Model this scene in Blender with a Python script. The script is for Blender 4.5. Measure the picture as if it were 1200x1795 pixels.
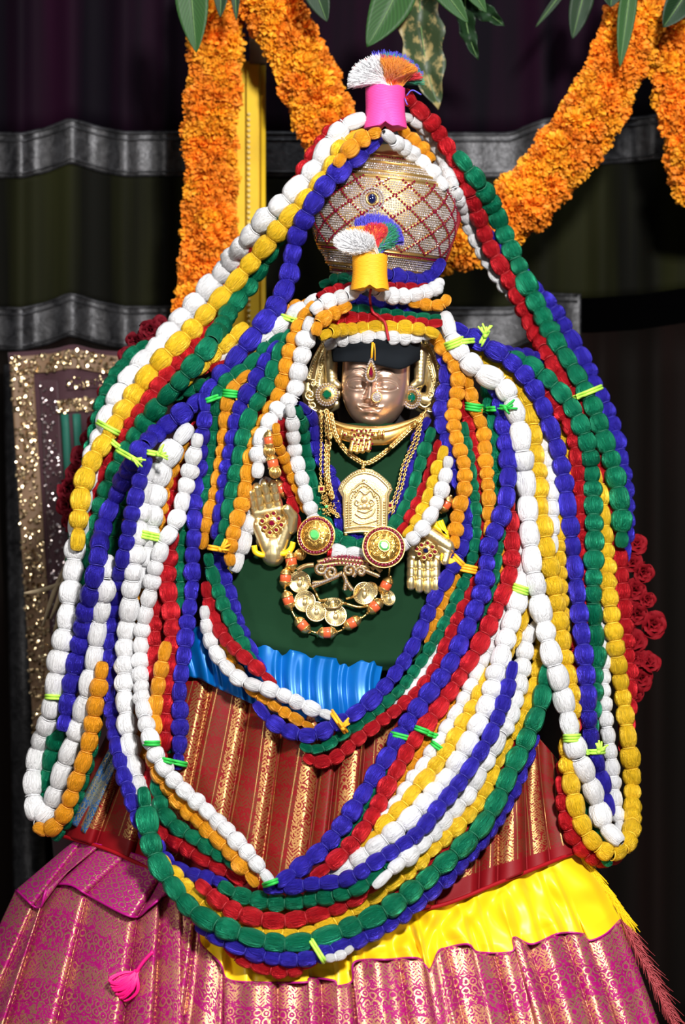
import bpy, math, random
import numpy as np
from mathutils import Vector, Matrix, Quaternion
for o in list(bpy.data.objects): bpy.data.objects.remove(o)
sc = bpy.context.scene; col = sc.collection
PI = math.pi
# ------------------------------------------------------------------ camera, world, lights, exposure
D = 4.0; ZC = 1.1475
cam_d = bpy.data.cameras.new('camera'); cam = bpy.data.objects.new('camera', cam_d); col.objects.link(cam)
cam.location = (0, -D, ZC); cam.rotation_euler = (PI/2, 0, 0)
cam_d.sensor_fit = 'VERTICAL'; cam_d.sensor_height = 36; cam_d.lens = 36*D/1.795
cam_d.dof.use_dof = True; cam_d.dof.focus_distance = D-0.20; cam_d.dof.aperture_fstop = 3.4
sc.camera = cam
w = bpy.data.worlds.new('world'); sc.world = w; w.use_nodes = True
w.node_tree.nodes['Background'].inputs[0].default_value = (0.9, 0.92, 1.0, 1)
w.node_tree.nodes['Background'].inputs[1].default_value = 0.07
def area(name, loc, target, size, power, color=(1, 1, 1)):
    l = bpy.data.lights.new(name, 'AREA'); l.size = size; l.energy = power; l.color = color; l.shape = 'DISK'
    o = bpy.data.objects.new(name, l); col.objects.link(o); o.location = loc
    o.rotation_euler = (Vector(target)-Vector(loc)).to_track_quat('-Z', 'Y').to_euler(); return o
area('key_lamp', (0.75, -3.6, 2.75), (0.08, -0.1, 1.05), 0.40, 260, (1, 0.975, 0.94))
area('left_fill', (-2.4, -2.6, 2.2), (0, 0, 1.2), 0.7, 34, (1, 0.95, 0.88))  # weak fill light added from the left, not a lamp of the place
area('overhead_fill', (0.3, -0.9, 3.6), (0, 0.0, 1.2), 0.8, 30, (0.93, 0.96, 1.0))  # added overhead light, gives the gold and metal something to reflect
sc.view_settings.view_transform = 'Standard'; sc.view_settings.look = 'None'
sc.view_settings.gamma = 1; sc.view_settings.exposure = 0.0; sc.view_settings.use_curve_mapping = False
# ------------------------------------------------------------------ helpers
rnd = random.Random(7)
def P(px, py, Y=0.0):
    k = (D+Y)/D*0.001
    return Vector(((px-600)*k, Y, ZC+(897.5-py)*k))
def wloc(o):
    v = Vector((0, 0, 0))
    while o is not None: v = v+o.location; o = o.parent
    return v
def setp(o, label=None, cat=None, group=None, kind=None):
    if label: o['label'] = label
    if cat: o['category'] = cat
    if group: o['group'] = group
    if kind: o['kind'] = kind
    return o
def thing(name, loc, label, cat, group=None):
    o = bpy.data.objects.new(name, None); o.empty_display_size = 0.02; col.objects.link(o); o.location = loc
    return setp(o, label, cat, group)
class MB:
    def __init__(s): s.v = []; s.f = []; s.uv = []
    def tube(s, pts, r, n=8, close=False, cap=True, flat=1.0, up=None):
        pts = [Vector(p) for p in pts]; N = len(pts)
        rr = r if isinstance(r, (list, tuple)) else [r]*N
        b = len(s.v); prev = None
        for i, p in enumerate(pts):
            if close: t = pts[(i+1) % N]-pts[i-1]
            else: t = pts[min(i+1, N-1)]-pts[max(i-1, 0)]
            if t.length < 1e-9: t = Vector((0, 0, 1))
            t.normalize()
            if prev is None:
                a = up if up is not None else (Vector((0, 1, 0)) if abs(t.y) < .9 else Vector((1, 0, 0)))
            else: a = prev
            a = (a-t*a.dot(t)); a = a.normalized() if a.length > 1e-6 else t.orthogonal().normalized()
            c = t.cross(a); prev = a
            for k in range(n):
                th = 2*PI*k/n
                s.v.append(p+a*(math.cos(th)*rr[i]*flat)+c*(math.sin(th)*rr[i]))
        M = N if close else N-1
        for i in range(M):
            j = (i+1) % N
            for k in range(n):
                k2 = (k+1) % n
                s.f.append((b+i*n+k, b+i*n+k2, b+j*n+k2, b+j*n+k))
        if not close and cap:
            s.f.append(tuple(b+k for k in reversed(range(n)))); s.f.append(tuple(b+(N-1)*n+k for k in range(n)))
        return s
    def sphere(s, c, r, n=10, m=6, mat=None):
        r = (r, r, r) if not isinstance(r, (tuple, list)) else r
        c = Vector(c); b = len(s.v)
        for i in range(m+1):
            ph = PI*i/m
            for k in range(n):
                th = 2*PI*k/n
                q = Vector((r[0]*math.sin(ph)*math.cos(th), r[1]*math.sin(ph)*math.sin(th), r[2]*math.cos(ph)))
                if mat is not None: q = mat @ q
                s.v.append(c+q)
        for i in range(m):
            for k in range(n):
                k2 = (k+1) % n
                s.f.append((b+i*n+k, b+(i+1)*n+k, b+(i+1)*n+k2, b+i*n+k2))
        return s
    def lathe(s, prof, c, n=32, mat=None, ell=(1, 1)):
        c = Vector(c); b = len(s.v); m = len(prof)
        for (r, z) in prof:
            for k in range(n):
                th = 2*PI*k/n
                q = Vector((r*math.cos(th)*ell[0], r*math.sin(th)*ell[1], z))
                if mat is not None: q = mat @ q
                s.v.append(c+q)
        for i in range(m-1):
            for k in range(n):
                k2 = (k+1) % n
                s.f.append((b+i*n+k, b+i*n+k2, b+(i+1)*n+k2, b+(i+1)*n+k))
        s.f.append(tuple(b+k for k in reversed(range(n)))); s.f.append(tuple(b+(m-1)*n+k for k in range(n)))
        return s
    def ring(s, c, nrm, R, r, n=20, m=5, ex=1.0):
        nrm = Vector(nrm).normalized(); a = nrm.orthogonal().normalized(); q = nrm.cross(a)
        return s.tube([Vector(c)+a*(math.cos(2*PI*k/n)*R)+q*(math.sin(2*PI*k/n)*R*ex) for k in range(n)], r, m, close=True)
    def gem(s, c, r, nrm=(0, -1, 0), n=6, h=0.6, sx=1.0):
        nrm = Vector(nrm).normalized(); a = nrm.orthogonal().normalized(); q = nrm.cross(a); c = Vector(c); b = len(s.v)
        for k in range(n):
            th = 2*PI*k/n; s.v.append(c+a*math.cos(th)*r+q*math.sin(th)*r*sx)
        for k in range(n):
            th = 2*PI*(k+.5)/n; s.v.append(c+a*math.cos(th)*r*.6+q*math.sin(th)*r*.6*sx+nrm*r*h)
        for k in range(n):
            k2 = (k+1) % n
            s.f.append((b+k, b+k2, b+n+k)); s.f.append((b+k2, b+n+k2, b+n+k))
        s.f.append(tuple(b+n+k for k in range(n)))
        return s
    def box(s, c, h, mat=None):
        c = Vector(c); b = len(s.v)
        for x in (-1, 1):
            for y in (-1, 1):
                for z in (-1, 1):
                    q = Vector((x*h[0], y*h[1], z*h[2])); q = mat @ q if mat is not None else q
                    s.v.append(c+q)
        for f in ((0, 1, 3, 2), (4, 6, 7, 5), (0, 4, 5, 1), (2, 3, 7, 6), (0, 2, 6, 4), (1, 5, 7, 3)): s.f.append(tuple(b+i for i in f))
        return s
    def build(s, name, mat, parent=None, smooth=True, loc=None, label=None, kind=None):
        me = bpy.data.meshes.new(name)
        L = wloc(parent) if parent is not None else Vector((0, 0, 0))
        o = bpy.data.objects.new(name, me)
        if parent is not None: o.parent = parent
        if loc is not None: o.location = Vector(loc)-L; L = Vector(loc)
        A = np.array([tuple(v) for v in s.v], dtype=float)-np.array(tuple(L))
        me.from_pydata(A.tolist(), [], s.f); me.update()
        if smooth: me.polygons.foreach_set('use_smooth', [True]*len(me.polygons))
        if s.uv:
            l = me.uv_layers.new(name='UVMap'); vi = np.zeros(len(me.loops), dtype=np.int32)
            me.loops.foreach_get('vertex_index', vi); l.data.foreach_set('uv', np.array(s.uv)[vi].ravel())
        if mat: me.materials.append(mat)
        col.objects.link(o)
        if label: o['label'] = label
        if kind: o['kind'] = kind
        return o
def modify(o, mods):
    for t, kw in mods:
        m = o.modifiers.new(t, t)
        for k, v in kw.items(): setattr(m, k, v)
    dg = bpy.context.evaluated_depsgraph_get()
    me = bpy.data.meshes.new_from_object(o.evaluated_get(dg)); o.modifiers.clear()
    mats = list(o.data.materials); o.data = me
    if not len(me.materials):
        for m in mats: me.materials.append(m)
    me.polygons.foreach_set('use_smooth', [True]*len(me.polygons))
    return o
def spline(pts, step=4.0):
    """Catmull-Rom through the points, resampled at an even step"""
    p = np.array(pts, dtype=float); n = len(p)
    if n == 2: dense = np.array([p[0]+(p[1]-p[0])*t for t in np.linspace(0, 1, 60)])
    else:
        q = np.vstack([2*p[0]-p[1], p, 2*p[-1]-p[-2]]); out = []
        for i in range(1, n):
            a, b, c, d = q[i-1], q[i], q[i+1], q[i+2]
            for t in np.linspace(0, 1, 24, endpoint=False):
                out.append(0.5*((2*b)+(-a+c)*t+(2*a-5*b+4*c-d)*t*t+(-a+3*b-3*c+d)*t**3))
        out.append(p[-1]); dense = np.array(out)
    L = np.concatenate([[0], np.cumsum(np.linalg.norm(np.diff(dense, axis=0), axis=1))])
    m = max(2, int(round(L[-1]/step))+1); s = np.linspace(0, L[-1], m)
    return np.stack([np.interp(s, L, dense[:, k]) for k in range(dense.shape[1])], axis=1)
# ------------------------------------------------------------------ materials
def nt(name):
    m = bpy.data.materials.new(name); m.use_nodes = True; t = m.node_tree
    return m, t, t.nodes['Principled BSDF'], t.links.new
def N(t, kind, **kw):
    n = t.nodes.new(kind)
    for k, v in kw.items(): setattr(n, k, v)
    return n
def math_(t, op, a, b=None, c=None):
    n = t.nodes.new('ShaderNodeMath'); n.operation = op
    for i, x in enumerate((a, b, c)):
        if x is None: continue
        if isinstance(x, (int, float)): n.inputs[i].default_value = x
        else: t.links.new(x, n.inputs[i])
    return n.outputs[0]
def mixc(t, f, a, b):
    n = t.nodes.new('ShaderNodeMix'); n.data_type = 'RGBA'
    for i, x in ((0, f), (6, a), (7, b)):
        if isinstance(x, (int, float)): n.inputs[i].default_value = x
        elif isinstance(x, tuple): n.inputs[i].default_value = (*x[:3], 1)
        else: t.links.new(x, n.inputs[i])
    return n.outputs[2]
def ramp(t, f, stops):
    n = t.nodes.new('ShaderNodeValToRGB'); e = n.color_ramp.elements
    while len(e) < len(stops): e.new(0.5)
    for i, (p, c) in enumerate(stops):
        e[i].position = p; e[i].color = (*c, 1) if len(c) == 3 else c
    t.links.new(f, n.inputs[0]); return n.outputs[0]
def noise(t, vec, scale, detail=3, rough=.5, dist=0.0):
    n = t.nodes.new('ShaderNodeTexNoise'); n.inputs['Scale'].default_value = scale; n.inputs['Detail'].default_value = detail
    n.inputs['Roughness'].default_value = rough; n.inputs['Distortion'].default_value = dist
    if vec is not None: t.links.new(vec, n.inputs['Vector'])
    return n.outputs['Fac']
def mapping(t, vec, scale=(1, 1, 1), rot=(0, 0, 0), loc=(0, 0, 0)):
    n = t.nodes.new('ShaderNodeMapping'); t.links.new(vec, n.inputs[0])
    n.inputs['Scale'].default_value = scale; n.inputs['Rotation'].default_value = rot; n.inputs['Location'].default_value = loc
    return n.outputs[0]
def bump(t, bs, h, strength=.5, dist=.001):
    n = t.nodes.new('ShaderNodeBump'); n.inputs['Strength'].default_value = strength; n.inputs['Distance'].default_value = dist
    t.links.new(h, n.inputs['Height']); t.links.new(n.outputs[0], bs.inputs['Normal'])
def plain(name, c, rough=.5, metal=0.0, spec=.5, ns=0, nstr=.3, nd=.001, var=0.0, sheen=0, coat=0, coord='Object', trans=0, ior=None):
    m, t, b, ln = nt(name)
    b.inputs['Base Color'].default_value = (*c, 1); b.inputs['Roughness'].default_value = rough
    b.inputs['Metallic'].default_value = metal; b.inputs['Specular IOR Level'].default_value = spec
    b.inputs['Sheen Weight'].default_value = sheen; b.inputs['Coat Weight'].default_value = coat; b.inputs['Transmission Weight'].default_value = trans
    if ior: b.inputs['IOR'].default_value = ior
    if ns or var:
        tc = N(t, 'ShaderNodeTexCoord'); f = noise(t, tc.outputs[coord], ns or 20, 4)
        if ns: bump(t, b, f, nstr, nd)
        if var:
            c2 = tuple(min(1, x*(1+var)) for x in c); c1 = tuple(x*(1-var) for x in c)
            ln(ramp(t, noise(t, tc.outputs[coord], (ns or 20)*.4, 3), [(.3, c1), (.7, c2)]), b.inputs['Base Color'])
    return m
def silk(name, c, rough=.29, dark=.55):
    m, t, b, ln = nt(name)
    tc = N(t, 'ShaderNodeTexCoord'); oi = N(t, 'ShaderNodeObjectInfo')
    vm = N(t, 'ShaderNodeVectorMath', operation='ADD'); ln(tc.outputs['Object'], vm.inputs[0])
    sx = N(t, 'ShaderNodeCombineXYZ'); ln(math_(t, 'MULTIPLY', oi.outputs['Random'], 37.0), sx.inputs[0]); ln(sx.outputs[0], vm.inputs[1])
    f1 = noise(t, mapping(t, vm.outputs[0], (15, 15, .45)), 1.0, 3, .65, .25)
    f2 = noise(t, mapping(t, vm.outputs[0], (6, 6, .5)), 1.0, 2, .5, .4)
    h = math_(t, 'ADD', math_(t, 'MULTIPLY', f1, .6), math_(t, 'MULTIPLY', f2, .7))
    bump(t, b, h, .85, .0065)
    dark = .80 if min(c) > .5 else dark; c1 = tuple(x*dark for x in c)
    base = ramp(t, f1, [(.34, c1), (.56, c)])
    hsv = N(t, 'ShaderNodeHueSaturation'); ln(base, hsv.inputs['Color'])
    ln(math_(t, 'ADD', math_(t, 'MULTIPLY', oi.outputs['Random'], .16), .9), hsv.inputs['Value'])
    ln(hsv.outputs[0], b.inputs['Base Color'])
    b.inputs['Roughness'].default_value = rough; b.inputs['Specular IOR Level'].default_value = .8
    b.inputs['Metallic'].default_value = .62 if max(c[1:]) < .3 or c[0] < .3 else (.30 if min(c) < .3 else .04)
    b.inputs['Sheen Weight'].default_value = .06; b.inputs['Sheen Roughness'].default_value = .4
    b.inputs['Sheen Tint'].default_value = (*[min(1, x*1.2+.1) for x in c], 1)
    b.inputs['Specular Tint'].default_value = (*[min(1, x*.5+.55) for x in c], 1)
    return m
CL = dict(W=(.88, .88, .90), Y=(1.0, .60, .015), O=(.98, .38, .010), R=(.62, .008, .018), G=(.0, .22, .105), B=(.036, .024, .50))
SILK = {k: silk('silk_'+n, CL[k]) for k, n in dict(W='white', Y='yellow', O='orange', R='red', G='green', B='blue').items()}
TIE = {k: plain('tie_'+k, tuple(min(1, x*(1.0 if k in 'WYO' else .6)+(.03 if k in 'WYO' else .01)) for x in CL[k]), .6) for k in CL}
SILK['L'] = plain('lime_cord', (.45, .80, .08), .6); SILK['N'] = plain('bright_green_cord', (.02, .48, .06), .6)
PINK = plain('pink_thread', (.90, .07, .36), .6); YTH = plain('yellow_thread', (.92, .42, .01), .6)
GOLD = plain('gold', (.80, .52, .17), .34, .95, ns=260, nstr=.25, nd=.0006)
PGOLD = plain('pale_gold', (.80, .65, .34), .34, .92, ns=180, nstr=.2, nd=.0006)
ORNG = plain('engraved_gold', (.80, .61, .32), .42, .85, ns=420, nstr=.6, nd=.0012)
COPPER = plain('rose_gold', (.70, .47, .36), .36, .85, ns=35, nstr=.12, nd=.002, var=.12)
RUBY = plain('ruby', (.18, .0, .022), .08, 0, .9, coat=1); EMER = plain('emerald', (.0, .12, .05), .06, 0, .9, coat=1)
LGRN = plain('pale_green_gem', (.12, .62, .16), .05, 0, .9, coat=1); SAPH = plain('sapphire', (.004, .006, .05), .05, 0, .9, coat=1)
DIAM = plain('crystal', (.74, .66, .65), .12, .55, 1.0, coat=1)
CORAL = plain('coral', (.66, .11, .035), .3, ns=60, nstr=.1)
BLACKC = plain('black_cloth', (.007, .009, .012), .9, spec=.12, ns=900, nstr=.3, nd=.0005)
DARK = plain('dark_core_cloth', (.012, .010, .012), .95)
GREENC = plain('green_cotton', (.006, .030, .012), .9, spec=.12, ns=1400, nstr=.35, nd=.0004)
BLUEC = plain('blue_satin', (.0, .13, .46), .36, metal=.25, ns=900, nstr=.2, nd=.0004)
YELC = plain('yellow_silk', (.92, .62, .004), .42, ns=800, nstr=.15, nd=.0004, sheen=.05)
def brocade(name, base, mode='skirt', gold=(.66, .43, .15), dull=(.13, .030, .010)):
    m, t, b, ln = nt(name)
    tc = N(t, 'ShaderNodeTexCoord'); uv = tc.outputs['UV']            # uv in metres
    sep = N(t, 'ShaderNodeSeparateXYZ'); ln(uv, sep.inputs[0]); U, V = sep.outputs[0], sep.outputs[1]
    vor = N(t, 'ShaderNodeTexVoronoi'); vor.inputs['Scale'].default_value = 62; vor.inputs['Randomness'].default_value = .25; wn = N(t, 'ShaderNodeTexNoise'); wn.inputs['Scale'].default_value = 45; ln(uv, wn.inputs['Vector']); wa = N(t, 'ShaderNodeVectorMath', operation='MULTIPLY_ADD'); ln(wn.outputs['Color'], wa.inputs[0]); wa.inputs[1].default_value = (.012, .012, 0); ln(uv, wa.inputs[2]); ln(wa.outputs[0] if mode != 'scale' else uv, vor.inputs['Vector'])
    d = vor.outputs['Distance']
    rings = math_(t, 'GREATER_THAN', math_(t, 'SINE', math_(t, 'MULTIPLY', d, 19.0)), +.15)
    leaf = math_(t, 'GREATER_THAN', noise(t, uv, 150, 2, .5, 1.5), .54)
    rowm = math_(t, 'GREATER_THAN', math_(t, 'SINE', math_(t, 'MULTIPLY', V, 2*PI/.052)), -.25)
    zig = math_(t, 'GREATER_THAN', math_(t, 'SINE', math_(t, 'ADD', math_(t, 'MULTIPLY', V, 900.0), math_(t, 'MULTIPLY', math_(t, 'PINGPONG', U, .011), 900.0))), .0)
    big = math_(t, 'ADD', math_(t, 'MULTIPLY', rowm, rings), math_(t, 'MULTIPLY', math_(t, 'SUBTRACT', 1.0, rowm), leaf))
    small = math_(t, 'MULTIPLY', zig, math_(t, 'GREATER_THAN', noise(t, uv, 60, 1), .4))
    if mode == 'radial':
        per = .078; band = math_(t, 'PINGPONG', math_(t, 'ADD', U, math_(t, 'MULTIPLY', noise(t, mapping(t, uv, (9, 1.5, 1)), 1.0, 1), .06)), per/2)
        core = math_(t, 'LESS_THAN', band, .0165)
        line = math_(t, 'LESS_THAN', math_(t, 'ABSOLUTE', math_(t, 'SUBTRACT', band, .0235)), .0011)
        fac = math_(t, 'MAXIMUM', math_(t, 'MULTIPLY', core, math_(t, 'MAXIMUM', big, small)), line)
        weak = math_(t, 'MULTIPLY', math_(t, 'SUBTRACT', 1.0, core), math_(t, 'MAXIMUM', leaf, math_(t, 'MULTIPLY', zig, rowm)))
        hem = math_(t, 'LESS_THAN', V, .036)
    elif mode == 'scale':
        fac = math_(t, 'MULTIPLY', rings, 1.0); weak = math_(t, 'MULTIPLY', leaf, .5); hem = math_(t, 'LESS_THAN', V, .004)
    else:
        fac = math_(t, 'MAXIMUM', big, math_(t, 'MULTIPLY', small, math_(t, 'GREATER_THAN', math_(t, 'SINE', math_(t, 'MULTIPLY', V, 2*PI/.1)), .2)))
        weak = leaf; hem = math_(t, 'GREATER_THAN', V, 10.0)
    keep = math_(t, 'SUBTRACT', 1.0, hem)
    fac = math_(t, 'MULTIPLY', fac, keep); weak = math_(t, 'MULTIPLY', math_(t, 'MULTIPLY', weak, keep), .75)
    fine = noise(t, mapping(t, uv, (1, 1, 1)), 900, 2)
    facw = math_(t, 'MULTIPLY', fac, ramp(t, fine, [(.40, (.12, .12, .12)), (.56, (.9, .9, .9))]))
    fac = math_(t, 'MULTIPLY', fac, 1.0); c0 = mixc(t, weak, base, dull)
    ln(mixc(t, facw, c0, gold), b.inputs['Base Color'])
    ln(math_(t, 'MULTIPLY', facw, 1.0), b.inputs['Metallic'])
    ln(math_(t, 'SUBTRACT', .55, math_(t, 'MULTIPLY', facw, .27)), b.inputs['Roughness'])
    bump(t, b, math_(t, 'ADD', math_(t, 'MULTIPLY', fac, .6), math_(t, 'MULTIPLY', fine, .7)), .55, .0008)
    b.inputs['Specular IOR Level'].default_value = .25
    return m
REDB = brocade('red_brocade', (.21, .002, .006), 'radial'); MAGB = brocade('magenta_brocade', (.36, .002, .14), 'skirt', (.72, .48, .18), (.21, .008, .065))
MAGS = brocade('magenta_scale_brocade', (.40, .003, .19), 'scale', (.70, .47, .2), (.24, .03, .08)); BLUB = brocade('blue_brocade', (.02, .10, .28), 'skirt', (.7, .6, .2), (.03, .06, .08))
REDH = plain('red_hem_cloth', (.33, .004, .010), .6, ns=900, nstr=.2, nd=.0004, spec=.2)
MAGC = plain('magenta_silk', (.42, .001, .20), .45, ns=900, nstr=.2, nd=.0004)
# ------------------------------------------------------------------ body front surface and drape height field (pixel space)
def itp(y, tab):
    return float(np.interp(y, [a for a, _ in tab], [b for _, b in tab]))
WT = [(200, 150), (500, 170), (620, 330), (700, 450), (900, 520), (1200, 550), (1480, 560), (1795, 720), (2100, 860)]
AT = [(200, .12), (500, .20), (620, .22), (900, .29), (1150, .33), (1400, .41), (1600, .49), (1795, .56), (2100, .66)]
def F(px, py):
    u = (px-600)/itp(py, WT)
    return .15-itp(py, AT)*math.sqrt(max(0, 1-min(1, abs(u))**2.2))
RS = 3; X0 = -90; Y0 = -60
HW = 1380//RS; HH = 1960//RS
H = np.zeros((HH, HW))
for j in range(HH):
    for i in range(HW): H[j, i] = F(X0+i*RS, Y0+j*RS)-.012
def hmin(px, py, r):
    i0, i1 = int((px-r-X0)/RS), int((px+r-X0)/RS)+1; j0, j1 = int((py-r-Y0)/RS), int((py+r-Y0)/RS)+1
    a = H[max(0, j0):max(1, j1), max(0, i0):max(1, i1)]
    return float(a.min()) if a.size else .15
def stamp(px, py, r, Y, dome=0.0, ry=None):
    ry = ry or r
    i0, i1 = max(0, int((px-r-X0)/RS)), min(HW-1, int((px+r-X0)/RS)+1); j0, j1 = max(0, int((py-ry-Y0)/RS)), min(HH-1, int((py+ry-Y0)/RS)+1)
    if i1 <= i0 or j1 <= j0: return
    xs = (X0+np.arange(i0, i1)*RS-px)/r; ys = (Y0+np.arange(j0, j1)*RS-py)/ry
    d2 = xs[None, :]**2+ys[:, None]**2
    z = np.where(d2 < 1, Y-dome*np.sqrt(np.clip(1-d2, 0, 1)), 9)
    H[j0:j1, i0:i1] = np.minimum(H[j0:j1, i0:i1], z)
# ------------------------------------------------------------------ silk puffs
PUFF = []
def make_puffs():
    for q in range(8):
        r = random.Random(100+q); mb = MB(); n, m = 30, 14
        ph = [r.uniform(0, 6.28) for _ in range(4)]; tw = r.uniform(-.9, .9); pw = r.uniform(1.9, 2.5); sk = r.uniform(-.14, .14)
        neck = r.uniform(.60, .70)
        for i in range(m+1):
            z = -1+2*i/m; zz = max(-1, min(1, z+sk*(1-z*z)))
            rad = neck+(1.09-neck)*(1-abs(zz)**pw)**.74
            if i in (0, m): rad *= .8
            for k in range(n):
                th = 2*PI*k/n; a = th+tw*z
                lump = 1+.055*math.sin(3*a+ph[0])*(1-z*z)+.03*math.sin(7*a+ph[1])+.022*math.sin(13*a+ph[2])+.014*(1 if k % 2 else -1)
                mb.v.append(Vector((rad*lump*math.cos(th), rad*lump*.94*math.sin(th), z*1.04)))
        for i in range(m):
            for k in range(n):
                k2 = (k+1) % n; mb.f.append((i*n+k, i*n+k2, (i+1)*n+k2, (i+1)*n+k))
        me = bpy.data.meshes.new('silk_puff'); me.from_pydata([tuple(v) for v in mb.v], [], mb.f)
        me.polygons.foreach_set('use_smooth', [True]*len(me.polygons)); me.materials.append(None)
        PUFF.append(me)
make_puffs()
PM = {}
def puffmesh(c, i):
    if (c, i) not in PM:
        me = PUFF[i].copy(); me.materials[0] = SILK[c]; PM[c, i] = me
    return PM[c, i]
CN = dict(W='white', Y='yellow', O='orange', R='red', G='green', B='blue')
def strand(c, r, pts, label, ratio=2.05, group=None, bias=0.0, taper=None):
    """one silk strand: drapes over what lies below it in the height field, puffs as parts"""
    r = r*(1.03 if c == 'W' else .98)
    s = spline(pts, 4.0); n = len(s)
    req = np.array([hmin(x, y, .45*r)-r*.00062-bias for x, y in s]); y = req.copy()
    ker = np.exp(-np.linspace(-2, 2, 15)**2); ker /= ker.sum()
    for it in range(14):
        yp = np.pad(y, 7, mode='edge'); y = np.convolve(yp, ker, 'valid')
        y = np.minimum(y, req+.35*r*.001)
    yp = np.pad(y, 7, mode='edge'); y = np.convolve(yp, ker, 'valid')
    for (px, py), yy in zip(s[::2], y[::2]): stamp(px, py, r*.97, yy, r*.00085)
    W3 = [P(px, py, yy) for (px, py), yy in zip(s, y)]
    seg = np.array([(b-a).length for a, b in zip(W3[:-1], W3[1:])]); L = np.concatenate([[0], np.cumsum(seg)])
    A = np.array([tuple(v) for v in W3])
    rm = r*.001
    cuts = [0.0]; lc = rnd.uniform(.9, 1.1)
    while cuts[-1] < L[-1]-.6*ratio*rm: cuts.append(cuts[-1]+ratio*rm*rnd.uniform(.82, 1.2)*lc)
    cuts = np.array(cuts)*(L[-1]/cuts[-1])
    pos = [Vector([np.interp(t, L, A[:, k]) for k in range(3)]) for t in cuts]
    root = thing('silk_garland', pos[-1] if pos[-1].z < pos[0].z else pos[0], label, 'garland', group)
    base = root.location
    mbt = MB(); N_ = len(pos)-1
    for i in range(N_):
        a, b = pos[i], pos[i+1]; d = b-a; k = (D+a.y)/D
        o = bpy.data.objects.new('silk_puff', puffmesh(c, rnd.randrange(8))); o.parent = root
        o.location = (a+b)/2-base; o.rotation_mode = 'QUATERNION'
        o.rotation_quaternion = d.to_track_quat('Z', 'Y') @ Quaternion((0, 0, 1), rnd.uniform(0, 6.28))
        tp = 1.0
        if i in (0, N_-1): tp = .72
        if taper: tp = min(1, .55+.45*min(i, N_-1-i)/2)
        q = rm*k*rnd.uniform(.90, 1.10)*tp
        o.scale = (q, q*rnd.uniform(.94, 1.04), d.length/2)
        col.objects.link(o)
        if i:
            t = (pos[i+1]-pos[i-1]); mbt.ring(a, t, rm*k*.70*tp, .0008, 14, 4)
    if mbt.v: mbt.build('binding_thread', TIE[c], root, kind='stuff')
    return root
# ------------------------------------------------------------------ large structure
mb = MB(); mb.box((0, -1.5, -.02), (4, 4.5, .02)); mb.build('floor', plain('floor_stone', (.10, .09, .085), .5, ns=8, var=.2), kind='structure', smooth=False)
mb = MB(); mb.box((0, 1.25, 1.6), (4, .04, 1.6)); mb.build('wall_back', plain('dark_wall', (.02, .018, .02), .8), kind='structure', smooth=False)
def sheet(name, top, bot, nu, nv, dep, mat, parent=None, U=1.0, V=1.0, vflip=False, thick=.0015, label=None, vpow=1.0, kind=None):
    """cloth between two edge curves given in photograph pixels; dep(px,py,u,v) is its distance Y"""
    a = spline(top, 3.0); b = spline(bot, 3.0)
    ta = np.linspace(0, 1, len(a)); tb = np.linspace(0, 1, len(b)); mb = MB()
    for j in range(nv+1):
        v = (j/nv)**vpow
        for i in range(nu+1):
            u = i/nu
            x = np.interp(u, ta, a[:, 0])*(1-v)+np.interp(u, tb, b[:, 0])*v
            y = np.interp(u, ta, a[:, 1])*(1-v)+np.interp(u, tb, b[:, 1])*v
            r = dep(x, y, u, v)
            if isinstance(r, tuple): x += r[1]; y += r[2]; r = r[0]
            mb.v.append(P(x, y, r)); mb.uv.append((u*U, (1-v if vflip else v)*V))
    for j in range(nv):
        for i in range(nu):
            q = j*(nu+1)+i; mb.f.append((q, q+nu+1, q+nu+2, q+1))
    o = mb.build(name, mat, parent, label=label, kind=kind)
    m = o.modifiers.new('thick', 'SOLIDIFY'); m.thickness = thick; m.offset = 0
    return o
# the dark curtain with two silver bands
def wv(x): return float(np.interp(x, [-200, 40, 80, 125, 175, 220, 330, 800, 895, 930, 960, 1030, 1120, 1200, 1300], [0, 0, -9, -26, -10, -2, -3, 0, 0, -16, -25, -22, -28, -40, -40]))
def fold(x):
    s = .030*math.exp(-((x-125)/26)**2)+.022*math.exp(-((x-35)/18)**2)+.022*math.exp(-((x-215)/22)**2)+.03*math.exp(-((x-950)/30)**2)
    s += .016*math.exp(-((x-292)/16)**2)+.02*math.exp(-((x-1055)/22)**2)+.02*math.exp(-((x-1150)/25)**2)+.016*math.exp(-((x-700)/25)**2)
    return .80-s-.004*math.sin(x/31.0)-.0015*math.sin(x/13+1)
cur = thing('curtain', (0, .8, 0.0), 'dark pleated curtain with two silver bands hanging behind everything', 'curtain')
def ccol(name, c1, c2, rough=.5):
    m, t, b, ln = nt(name); tc = N(t, 'ShaderNodeTexCoord')
    f = noise(t, mapping(t, tc.outputs['Object'], (9, 1, .5)), 1.0, 3)
    ln(ramp(t, f, [(.40, c1), (.68, c2)]), b.inputs['Base Color']); b.inputs['Roughness'].default_value = .75; b.inputs['Specular IOR Level'].default_value = .06
    bump(t, b, noise(t, tc.outputs['Object'], 300, 2), .2, .0005); return m
Cup = ccol('purple_black_cloth', (.002, .001, .003), (.010, .0008, .007)); Cmi = ccol('olive_black_cloth', (.003, .003, .002), (.014, .015, .004)); Clo = ccol('maroon_black_cloth', (.003, .002, .0015), (.008, .0035, .003))
m_, t_, b_, l_ = nt('silver_zari'); tc_ = N(t_, 'ShaderNodeTexCoord')
l_(ramp(t_, noise(t_, tc_.outputs['Object'], 40, 4, .6, 1.0), [(.35, (.013, .013, .015)), (.7, (.055, .055, .06))]), b_.inputs['Base Color']); b_.inputs['Metallic'].default_value = .55; b_.inputs['Roughness'].default_value = .42
bump(t_, b_, noise(t_, tc_.outputs['Object'], 120, 3, .6, 1), .5, .002); SILVER = m_
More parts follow.
